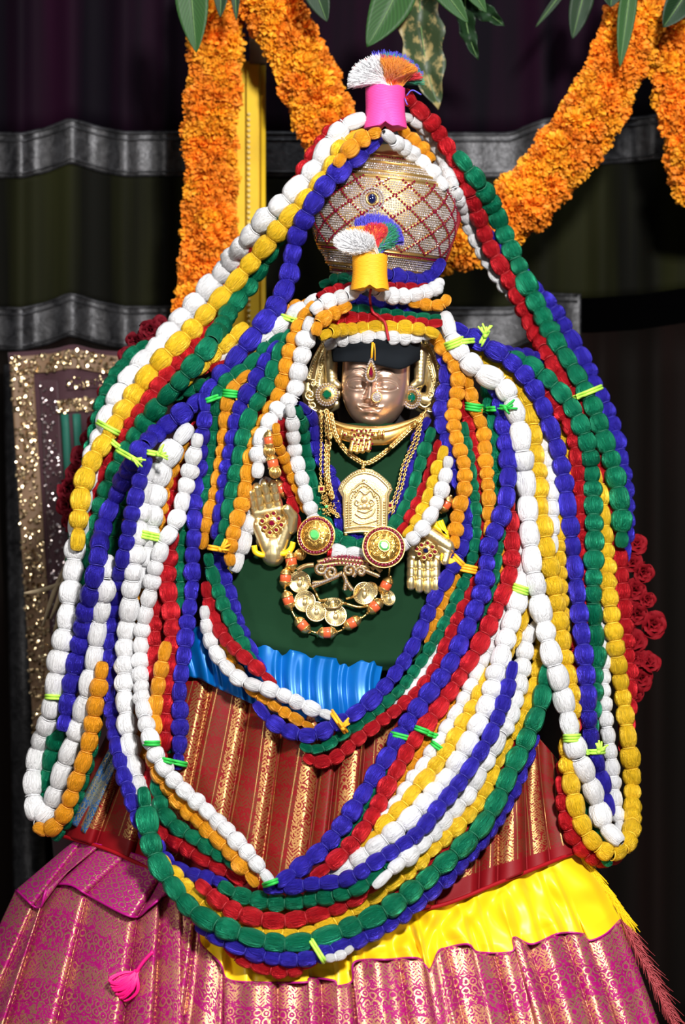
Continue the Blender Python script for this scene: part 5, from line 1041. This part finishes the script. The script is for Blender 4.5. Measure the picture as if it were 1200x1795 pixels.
def make_chains():
    for a, nm in ((0, 'outermost of the left bundle'), (8, 'inner of the left bundle')):
        chain([(562+a, 722), (563+a, 760), (562+a, 800), (562+a, 840), (568+a, 880), (590+a*.5, 905)], 'thin gold chain hanging beside the left earring, '+nm, 4.2, .0010, .0026)
    chain([(572, 722), (578, 760), (574, 800), (575, 840), (582, 870)], 'thick twisted gold chain beside the left earring', 3.6, .0018, .0044, lift=.005)
    for a, nm in ((0, 'nearest the plaque'), (7, 'nearest the blue strand')): chain([(738+a*.3, 728), (724+a, 775), (706+a, 815), (698+a, 850), (684+a, 890), (680+a, 900)], 'thin gold chain falling right of the plaque, '+nm, 4.2, .0010, .0026)
    o = chain([(580, 728), (588, 762), (606, 790), (626, 806), (640, 812), (656, 806), (680, 788), (708, 762), (738, 732)], 'thick gold rope chain holding the plaque', 3.2, .0020, .0042, lift=.006)
    # ruby hand pendant under the collar
    Y = hmin(636, 775, 26)-.007; t = thing('claw_pendant', P(636, 792, Y), 'gold claw shaped pendant pierced with rubies under the chin', 'pendant')
    e = []
    for i in range(4): e += capsule(P(620+i*9.5, 768, Y), P(615+i*10, 792-abs(i-1.2)*2, Y-.004), .0052, .0046, 6)
    for x, y in ((618, 764), (628, 758), (638, 758), (648, 762), (622, 772), (634, 768), (646, 770)): e.append((P(x, y, Y), .0065))
    for x, y in ((606, 762), (599, 758), (658, 764), (668, 762)): e.append((P(x, y, Y), .006))
    blob('body', GOLD, t, e, .0010, 1); m = MB(); r = random.Random(2)
    for i in range(5):
        for j in range(5): m.gem(P(617+i*8+(j % 2)*3, 756+j*8-abs(i-2), Y-.0062), .0022, (0, -1, 0), 7, .5)
    for x in (604, 670): m.gem(P(x, 762, Y-.006), .0022, (0, -1, 0), 7, .5)
    m.build('rubies', RUBY, t, smooth=False)
    for x in (598, 664, 672): m = MB(); m.ring(P(x, 762, Y), (1, 0, 0), .0065, .0018, 16, 6); m.build('end_ring', GOLD, t)
    # green & ruby bead drop left
    Y = hmin(576, 870, 14)-.006; t = thing('filigree_drop', P(576, 905, Y), 'tiny gold filigree cluster with a square ruby left of the plaque', 'pendant')
    m = MB(); r = random.Random(8)
    for i in range(130): v = r.random(); m.sphere(P(574+r.gauss(0, 2+7*v), 846+58*v, Y+r.gauss(0, .002)), r.uniform(.0011, .0019), 6, 4)
    m.build('gold_grains', GOLD, t, kind='stuff'); m = MB(); m.box(P(563, 857, Y-.004), (.0052, .003, .0055)); m.build('square_setting', GOLD, t, smooth=False); m = MB(); m.gem(P(563, 857, Y-.007), .0044, (0, -1, 0), 4, .3); m.build('square_ruby', RUBY, t, smooth=False)
    m = MB(); m.sphere(P(572, 888, Y-.005), .003, 8, 6); m.build('green_bead', LGRN, t)
    Y = hmin(683, 886, 8)-.004; t = thing('ruby_link', P(683, 893, Y), 'square ruby link on the thin chain right of the plaque', 'jewel'); m = MB(); m.box(P(683, 886, Y), (.0052, .003, .0055)); m.build('setting', GOLD, t, smooth=False); m = MB(); m.gem(P(683, 886, Y-.003), .0042, (0, -1, 0), 4, .3); m.build('ruby', RUBY, t, smooth=False)
def make_plaque():
    Y = hmin(636, 880, 40)-.006; t = thing('temple_plaque', P(637, 938, Y), 'arched gold repousse plaque hanging at the centre of the chest', 'pendant'); RB = Matrix.Rotation(math.radians(0), 3, 'Y')
    out = [(602, 932), (601, 905), (600, 872), (592, 858), (597, 846), (606, 837), (616, 829), (628, 823), (640, 821), (652, 823), (664, 830), (675, 839), (684, 848), (688, 858), (682, 870), (680, 905), (680, 936), (640, 936)]
    o_ = [Vector(p) for p in out]; s = []
    for i in range(len(out)):
        a, b = np.array(out[i], float), np.array(out[(i+1) % len(out)], float); n_ = max(2, int(np.linalg.norm(b-a)/3))
        for q in range(n_): s.append(a+(b-a)*q/n_)
    m = MB(); n = len(s); c = np.array([639., 885.])
    for f, dy in ((1.0, .008), (1.0, -.001), (.93, -.003), (.6, -.0025), (.3, -.0025)):
        for p in s: q = c+(p-c)*f; m.v.append(P(q[0], q[1], Y+dy))
    m.v.append(P(c[0], c[1], Y-.0025))
    for j in range(4):
        for i in range(n): i2 = (i+1) % n; m.f.append((j*n+i, j*n+i2, (j+1)*n+i2, (j+1)*n+i))
    for i in range(n): m.f.append((4*n+i, 4*n+(i+1) % n, 5*n))
    m.f.append(tuple(reversed(range(n)))); m.build('plate', ORNG, t)
    tubes('raised_frame', PGOLD, t, [[(604, 930), (604, 872), (600, 856), (608, 844), (622, 833), (640, 829), (658, 834), (672, 845), (681, 857), (677, 872), (677, 932)], [(611, 926), (611, 876), (616, 862), (636, 846), (658, 862), (667, 876), (667, 926)], [(602, 926), (640, 922), (680, 928)], [(602, 934), (640, 932), (680, 938)]], Y-.004, .0019)
    m = MB()
    for cv in ([(596, 856), (606, 841), (620, 830), (640, 825), (660, 831), (674, 842), (684, 856)], [(615, 920), (615, 880), (622, 864), (638, 852), (654, 864), (662, 880), (662, 920)], [(607, 926), (607, 880)], [(673, 926), (673, 880)]):
        for x, y in spline(cv, 4.4): m.sphere(P(x, y, Y-.004), .0019, 7, 5)
    m.build('beading', PGOLD, t, kind='stuff')
    tubes('seated_figure_relief', PGOLD, t, [spiral(626, 880, 7, 1.2, 0), spiral(650, 880, 7, 1.2, 2, -1), [(622, 900), (636, 908), (652, 902), (658, 890)], [(626, 894), (640, 898), (652, 892)], spiral(638, 842, 5, 1, 0), [(622, 872), (630, 860), (640, 866), (650, 860), (656, 872)], spiral(619, 858, 4, 1, 0), spiral(657, 858, 4, 1, 0), [(618, 912), (630, 918), (646, 916), (660, 912)]], Y-.0045, .0015)
    m = MB()
    for c_, r_ in (((638, 876), .0062), ((638, 866), .0035), ((631, 889), .005), ((646, 888), .005), ((638, 888), .0055)): m.sphere(P(*c_, Y-.003), (r_, r_*.55, r_), 12, 8)
    m.build('figure_body', ORNG, t)
    m = MB()
    for x, y in ((606, 937), (640, 936), (675, 940), (636, 820)): m.sphere(P(x, y, Y-.002), .0036, 10, 7)
    m.tube([P(636, 822, Y), P(637, 812, Y-.002)], .002, 6); m.build('studs', GOLD, t)
    for y in range(835, 936, 10):
        for x in range(604, 684, 10): stamp(x, y, 8, Y-.003)
def disc(cx, cy, R, tilt, label, gcx):
    Y = hmin(cx, cy, R*.6)-.010; nn = Vector(tilt).normalized(); q = nn.to_track_quat('Z', 'Y').to_matrix(); C = P(cx, cy, Y); k = .001*(D+Y)/D; R = R*k
    t = thing('round_brooch', P(cx, cy+R/k, Y), label, 'brooch')
    m = MB(); m.lathe([(R*.3, -.006), (R*.97, -.005), (R, -.002), (R*1.01, .0), (R*.97, .0025), (R*.80, .003), (R*.78, .0045), (R*.5, .0085), (R*.25, .0105), (.0005, .011)], C, 48, q); m.build('domed_disc', ENGR, t)
    m = MB()
    for i in range(34): a = 2*PI*i/34; m.sphere(C+q @ Vector((R*.885*math.cos(a), R*.885*math.sin(a), .0028)), .0030, 8, 5)
    m.build('ruby_ring', RUBY, t)
    for rr, z in ((R*.79, .0042), (R*1.0, .001)):
        m = MB(); m.tube([C+q @ Vector((rr*math.cos(2*PI*i/48), rr*math.sin(2*PI*i/48), z)) for i in range(48)], .0010, 5, close=True); m.build('rim', GOLD, t)
    g = C+q @ Vector((0, 0, .0115)); m = MB(); m.gem(g, .0085, nn, 10, .55, 1.15); m.build('green_gem', LGRN, t, smooth=False); m = MB(); m.ring(g, nn, .0092, .0014, 22, 6, 1.1)
    for i in range(16): a = 2*PI*i/16; m.sphere(g+q @ Vector((.0115*math.cos(a), .0115*math.sin(a), -.001)), .0011, 6, 4)
    m.build('gem_setting', GOLD, t); stamp(cx, cy, R/k, Y-.004)
m_, t_, b_, l_ = nt('scroll_engraved_gold'); tc_ = N(t_, 'ShaderNodeTexCoord'); b_.inputs['Base Color'].default_value = (.72, .42, .10, 1); b_.inputs['Metallic'].default_value = 1; b_.inputs['Roughness'].default_value = .33
v_ = N(t_, 'ShaderNodeTexVoronoi'); v_.inputs['Scale'].default_value = 110; l_(tc_.outputs['Object'], v_.inputs['Vector'])
bump(t_, b_, math_(t_, 'SINE', math_(t_, 'MULTIPLY', v_.outputs['Distance'], 26.0)), .35, .001); ENGR = m_
def coral_bead(cx, cy, ang, label, Lc=20, Rc=9.5, order=0):
    Y = hmin(cx, cy, 8)-.009; t = thing('coral_bead', P(cx, cy+12, Y), label, 'bead', 'coral and gold beads of the necklace'); q = RY(-ang+90)  # axis along angle in picture
    C = P(cx, cy, Y); k = .001*(D+Y)/D; Rr = Rc*k; h = Lc*k/2
    m = MB(); m.lathe([(Rr*.6, -h), (Rr*.98, -h*.95), (Rr*1.04, 0), (Rr*.98, h*.95), (Rr*.6, h)], C, 20, q); m.build('coral_barrel', CORAL, t)
    for s in (-1, 1):
        m = MB(); pr = [(Rr*1.10, h*.62), (Rr*1.13, h*.72), (Rr*1.06, h*.85), (Rr*.98, h*1.05), (Rr*.72, h*1.42), (Rr*.40, h*1.62), (Rr*.28, h*1.66), (Rr*.34, h*1.78), (Rr*.2, h*1.9)]
        m.lathe([(r, z*s) for r, z in pr], C, 20, q); m.build('gold_cap', GOLD, t)
    stamp(cx, cy, 11, Y-.006)
def make_coral():
    L = [((510, 984), 80, 'first below the left brooch'), ((500, 1013), 95, 'second down the left side of the loop'), ((505, 1052), 72, 'third down the left side of the loop'), ((530, 1096), 48, 'at the lower left of the loop'), ((573, 1109), -3, 'at the very bottom of the loop'), ((617, 1092), -30, 'right of the bottom bead'), ((657, 1063), -42, 'rising on the right of the loop'), ((676, 1026), -62, 'highest on the right of the loop below the right brooch')]
    s = spline([(520, 965), (505, 985), (499, 1013), (503, 1050), (528, 1096), (573, 1112), (617, 1094), (657, 1063), (676, 1030), (684, 990)], 4)
    for (c, a, nm) in L:
        coral_bead(*c, -a, 'coral bead with gold caps '+nm)
    m = MB(); m.tube([P(x, y, hmin(x, y, 3)-.001) for x, y in s], .0018, 6); setp(m.build('necklace_wire', GOLD), 'gold wire joining the coral beads below the brooches', 'wire')
def make_coral_up():
    for c, a, nm in (((472, 772), 85, 'uppermost at left beside the white strand'), ((478, 812), 78, 'above the raised left palm'), ((492, 858), 62, 'touching the fingers of the raised left palm'), ((781, 884), -58, 'far right beside the orange strand')):
        coral_bead(*c, -a, 'coral bead with gold caps '+nm)
    for c, nm in (((472, 790), 'between two coral beads left of the neck'), ((482, 828), 'above the raised left palm'), ((526, 972), 'under the left brooch')):
        Y = hmin(*c, 6)-.007; t = thing('gold_bead', P(c[0], c[1]+10, Y), 'fluted gold ball bead '+nm, 'bead'); m = MB(); m.sphere(P(*c, Y), .0095, 24, 12)
        m.build('ball', GOLD, t); m = MB()
        for i in range(7): a = PI*i/7; m.tube([P(*c, Y)+Vector((math.cos(a)*.0097*math.sin(w), -math.sin(a)*.0097*math.sin(w), .0097*math.cos(w))) for w in np.linspace(0, 2*PI, 20)[:-1]], .0007, 4, close=True)
        m.build('flutes', GOLD, t)
def make_coins():
    def coin(cx, cy, R, nn, label):
        Y = hmin(cx, cy, 8)-.005; C = P(cx, cy, Y); q = Vector(nn).normalized().to_track_quat('Z', 'Y').to_matrix(); R *= .001; t = thing('gold_coin', P(cx, cy+R*900, Y), label, 'coin', 'gold coins strung inside the coral necklace')
        m = MB(); m.lathe([(R*.98, -.0012), (R, -.0006), (R, .0006), (R*.97, .0013), (R*.90, .0013), (R*.87, .0006), (.0005, .0006)], C, 36, q); m.build('disc', ENGR if 0 else PGOLD, t)
        m = MB(); r = random.Random(int(cx))
        for i in range(26): a = 2*PI*i/26; m.sphere(C+q @ Vector((R*.76*math.cos(a), R*.76*math.sin(a), .0008)), .0011, 6, 4)
        m.sphere(C+q @ Vector((0, R*.28, .0006)), (R*.18, .0022, R*.18), 10, 6); m.sphere(C+q @ Vector((0, -R*.15, .0006)), (R*.26, .0020, R*.36), 10, 6)
        for i in range(3): m.tube([C+q @ Vector((R*(.35+.1*i)*math.cos(a), R*.5*math.sin(a), .0012)) for a in np.linspace(-.6+i, .8+i, 6)], .0007, 4)
        m.build('relief', PGOLD, t); stamp(cx, cy, R*900, Y-.002)
    coin(554, 1072, 18, (.1, -1, .35), 'gold coin lying behind two others at the lower left of the coral loop'); coin(648, 1036, 16, (.5, -1, -.2), 'gold coin behind the large right one')
    coin(583, 1057, 18, (-.05, -.5, 1), 'gold coin seen edge on at the centre of the coral loop'); coin(534, 1054, 18.5, (-.1, -1, .2), 'gold coin left, second from the top'); coin(588, 1079, 19, (0, -1, .3), 'gold coin lowest inside the coral loop')
    coin(525, 1020, 19, (-.15, -1, .05), 'gold coin uppermost at left inside the coral loop'); coin(638, 1040, 19.5, (.25, -1, .0), 'large gold coin at right inside the coral loop'); coin(680, 1048, 14, (.6, -1, .3), 'small dark gold coin outside the coral loop at right')
    m = MB()
    for c in ([(542, 1022), (552, 1036), (560, 1052), (574, 1050)], [(598, 1056), (612, 1060), (628, 1064), (645, 1062)], [(606, 1050), (622, 1044), (632, 1030)]): m.tube([P(x, y, hmin(x, y, 4)-.003) for x, y in spline(c, 3)], .0024, 6)
    setp(m.build('coin_links', GOLD), 'gold links joining the coins', 'link')
    # bird shaped jewelled ornament
    Y = hmin(600, 1005, 30)-.008; t = thing('winged_brooch', P(605, 1034, Y), 'openwork gold brooch with ruby and clear stone wings above the coins', 'brooch')
    cv = [[(548, 1022), (565, 1020), (585, 1012), (600, 1004)], [(548, 1028), (572, 1018), (592, 1010)], spiral(562, 996, 11, 1.3, 0), spiral(580, 1004, 12, 1.4, 2), spiral(612, 1000, 12, 1.4, 1, -1), spiral(632, 1002, 9, 1.3, 3), [(600, 1004), (606, 1018), (604, 1034)], [(606, 1018), (614, 1030), (618, 1034)], [(640, 1000), (655, 1006), (664, 1010)], [(556, 986), (580, 980), (610, 982), (640, 986), (656, 998)], [(560, 992), (590, 988), (620, 990), (648, 996)], [(520, 1000), (535, 992), (550, 990)], [(640, 992), (655, 992), (668, 1002)]]
    m = MB()
    for c_ in cv: s = spline(c_, 2.5); m.tube([P(x, y, Y) for x, y in s], [.0040]*len(s), 7)
    e = m.build('openwork', ROSEG, t)
    m = MB()
    for c_ in cv[:9]:
        for x, y in spline(c_, 4.2): m.gem(P(x, y, Y-.0037), .0017, (0, -1, 0), 6, .8)
    m.build('clear_stones', DIAM, t, smooth=False, kind='stuff'); m = MB()
    for c_ in ([(562, 986), (590, 980), (620, 982), (645, 988)], [(575, 992), (600, 987), (630, 990)], [(570, 981), (600, 975), (635, 979)]):
        for x, y in spline(c_, 6.2): m.sphere(P(x, y, Y-.002), (.0030, .0022, .0030), 8, 5)
    m.build('rubies', RUBY, t)
ROSEG = plain('dull_rose_gold', (.46, .30, .13), .4, .9, ns=300, nstr=.3, nd=.001)
# ------------------------------------------------------------------ thread ties
def tie(px, py, ang, half, c, label, bow=False, thick=.0026, n=2, bang=40):
    """cord wound round the strands at this point; ang = direction of the cord in the picture, half = half its length in pixels"""
    dx, dy = math.cos(math.radians(ang)), -math.sin(math.radians(ang)); t = None; m = MB()
    Ys = [hmin(px+dx*half*q, py+dy*half*q, 4) for q in np.linspace(-1, 1, 9)]
    for i in range(n):
        o = (i-(n-1)/2)*thick*1900; pts = []
        for q, yy in zip(np.linspace(-1, 1, 9), Ys):
            e = abs(q)**4; pts.append(P(px+dx*half*q-dy*o, py+dy*half*q+dx*o, min(yy, Ys[4]+.02)-.0015+.012*e))
        pts += [P(px+dx*half*q-dy*o, py+dy*half*q+dx*o, Ys[4]+.05) for q in (.8, 0, -.8)]
        m.tube(pts, thick, 6, close=True)
    if bow:
        r = random.Random(int(px)); Yb = min(Ys)-.005
        for i in range(7):
            a = math.radians(bang+r.uniform(-55, 55)); L = r.uniform(9, 22); x, y = px+dx*half*.4, py+dy*half*.4
            m.tube([P(x, y, Yb), P(x+L*.5*math.cos(a)+r.uniform(-3, 3), y-L*.5*math.sin(a), Yb-.006), P(x+L*math.cos(a), y-L*math.sin(a), Yb-.003)], [thick*.9, thick*.8, thick*.7], 5)
        m.sphere(P(px+dx*half*.4, py+dy*half*.4, Yb-.001), .0045, 8, 6)
    setp(m.build('thread_tie', c), label, 'tie')
def make_ties():
    L, Gn, Yt, Rt = SILK['L'], SILK['N'], YTH, SILK['R']
    tie(190, 750, -28, 22, L, 'lime tie round the yellow strand at far left'); tie(206, 782, -40, 14, L, 'lime tie over the red strand at far left'); tie(226, 800, -30, 24, L, 'lime bow on the green strand beside the blue ones', True, bang=-40)
    tie(272, 795, -10, 14, L, 'lime bow end at the top of the two inner blue strands', True, bang=10); tie(262, 939, -12, 18, L, 'lime tie round the bundled white strands', n=3); tie(93, 1222, -3, 13, L, 'lime tie on the far left white loop')
    tie(265, 1303, 0, 14, Gn, 'green tie on the long white strand at lower left'); tie(305, 1336, -12, 22, Gn, 'green tie on blue and green strands beside the pleats', n=2); tie(374, 698, 20, 16, Gn, 'green tie round the green strand under the left shoulder'); tie(404, 690, -5, 13, Gn, 'green tie round the orange strand under the left shoulder', n=3)
    tie(505, 558, -18, 14, L, 'lime tie on the silvery strand left of the head'); tie(796, 602, 22, 17, L, 'lime tie round the white strand right of the head', n=3); tie(818, 598, 5, 12, L, 'lime tie round the yellow strand right of the head')
    tie(847, 594, 62, 16, L, 'lime bow on the dark blue strand on the right shoulder', True, bang=75); tie(830, 714, -8, 15, Gn, 'green tie on the orange strand right of the neck', n=3); tie(860, 717, 4, 13, Gn, 'green tie on the green strand right of the neck', n=2); tie(880, 714, -10, 14, Gn, 'green bow on the blue strand right of the neck', True, bang=-10)
    tie(1030, 688, 22, 26, L, 'lime tie round the green and blue strands on the right slope'); tie(912, 1033, -18, 14, L, 'lime tie on the thick white strand right of centre', n=3); tie(1002, 1294, 2, 14, L, 'lime tie on the white strand of the far right loop', n=3); tie(1042, 1318, 2, 17, L, 'lime bow on the blue strand inside the far right loop', True, bang=60)
    tie(556, 1666, -58, 24, L, 'lime tie crossing green and blue strands at the bottom'); tie(805, 984, -45, 14, Yt, 'yellow tie on the inner blue strand beside the lowered hand'); tie(820, 997, -12, 14, Yt, 'yellow tie on the inner green strand beside the lowered hand', n=3); tie(595, 1268, -55, 26, Yt, 'yellow bow at the point of the waist V loop', True, bang=70); tie(380, 962, -10, 15, Yt, 'yellow bow on the blue strand above the left of the green cloth', True, bang=20)
    tie(700, 1290, -14, 16, Gn, 'green tie on the long blue strand over the skirt'); tie(740, 1280, -20, 14, Gn, 'green tie on the long coral red strand over the skirt'); tie(757, 1288, -20, 11, Gn, 'green tie on the orange strand over the skirt'); tie(765, 1308, -35, 11, Gn, 'green tie on the white strand over the skirt'); tie(577, 970, 80, 9, Rt, 'red tie on the white neck strand under the left brooch', thick=.002); tie(474, 1548, 20, 13, Gn, 'green tie at the end of the long white strand')
    # tassel fringe on the right edge and the pink knot at left
    FR = plain('gold_red_fringe', (.42, .06, .07), .45, .2); mf = MB(); r = random.Random(9)
    for i in range(330):
        v = r.random(); x0, y0 = 1088+v*100, 1612+v*200; a = math.radians(r.uniform(-75, -30)); L = r.uniform(20, 55); Yf = F(min(x0, 1200), y0)
        mf.tube([P(x0, y0, Yf), P(x0+L*.5*math.cos(a), y0-L*.4*math.sin(a), Yf-.01), P(x0+L*math.cos(a)*.9+r.uniform(-4, 4), y0-L*math.sin(a), Yf-.004)], [.0006, .0006, .0004], 3, cap=False)
    setp(mf.build('fringe', FR), 'red and gold thread fringe on the right edge of the sari', 'fringe', kind='stuff')
    mf = MB()
    for i in range(260):
        v = r.random(); x0, y0 = 1012+v*78, 1492+v*112; a = math.radians(r.uniform(-70, -35)); L = r.uniform(18, 52); Yf = F(x0, y0)+.012
        mf.tube([P(x0, y0, Yf), P(x0+L*.5*math.cos(a), y0-L*.45*math.sin(a), Yf-.004), P(x0+L*math.cos(a)*.9, y0-L*math.sin(a), Yf)], [.0012, .0012, .0007], 3, cap=False)
    setp(mf.build('frayed_edge', YELC), 'frayed yellow silk edge at the right of the sari', 'fringe', kind='stuff')
    mp = MB()
    for i in range(26):
        a = math.radians(r.uniform(95, 150)); x0, y0 = 240, 1700
        q = [(x0+r.uniform(-4, 4), y0), (x0+34*math.cos(a)+r.uniform(-6, 6), y0+38*math.sin(a)), (x0+52*math.cos(a+.35), y0+62*math.sin(a+.35)), (x0+26*math.cos(a+.5), y0+34*math.sin(a+.5)), (x0+r.uniform(-4, 4), y0+4)]
        mp.tube([P(x, y, F(238, 1700)-.034-.01*math.sin(PI*j/12)) for j, (x, y) in enumerate(spline(q, 6))], .0017, 4)
    mp.tube([P(x, y, F(238, 1700)-.036) for x, y in spline([(238, 1705), (252, 1685), (268, 1668)], 4)], .003, 6)
    setp(mp.build('thread_knot', plain('hot_pink_thread', (.85, .0, .20), .5)), 'bright pink knotted threads on the magenta sari at lower left', 'thread')
def make_ribbon():
    t = thing('red_cloth', P(790, 440, .06), 'deep red cloth wrapped behind the right side of the jewelled pot', 'cloth')
    RC = plain('deep_red_cloth', (.20, .0, .006), .7)
    sheet('cloth_fold', [(772, 330), (796, 350), (808, 385)], [(744, 492), (764, 484), (778, 470)], 10, 20, lambda x, y, u, v: .075-.02*math.sin(PI*v)-.004*math.sin(u*7), RC, t, thick=.003)
# ------------------------------------------------------------------ assembly, back to front
make_pot(); make_ribbon()
for x_ in range(340, 665, 14):
    for y_ in range(1125, 1260, 14): stamp(x_, y_, 14, F(x_, y_)-.028)
stamp(658, 560, 70, -.02, .075, 110)
strands_back(); strands_left_front(); strands_right_back()
make_face()
strands_right_front()
make_neck(); make_ears(); make_face_jewels()
strands_left_head()
make_hands()
make_coral_up()
strands_neck(); strands_head(); strands_top()
make_chains(); make_coral(); make_coins()
make_plaque()
disc(554, 939, 34, (-.28, -1, .12), 'round gold brooch with green gem and ruby rim, tilted, left of the plaque', 0)
disc(672, 959, 37, (.06, -1, .22), 'round gold brooch with green gem and ruby rim below the right corner of the plaque', 0)
make_tassels(); make_ties()
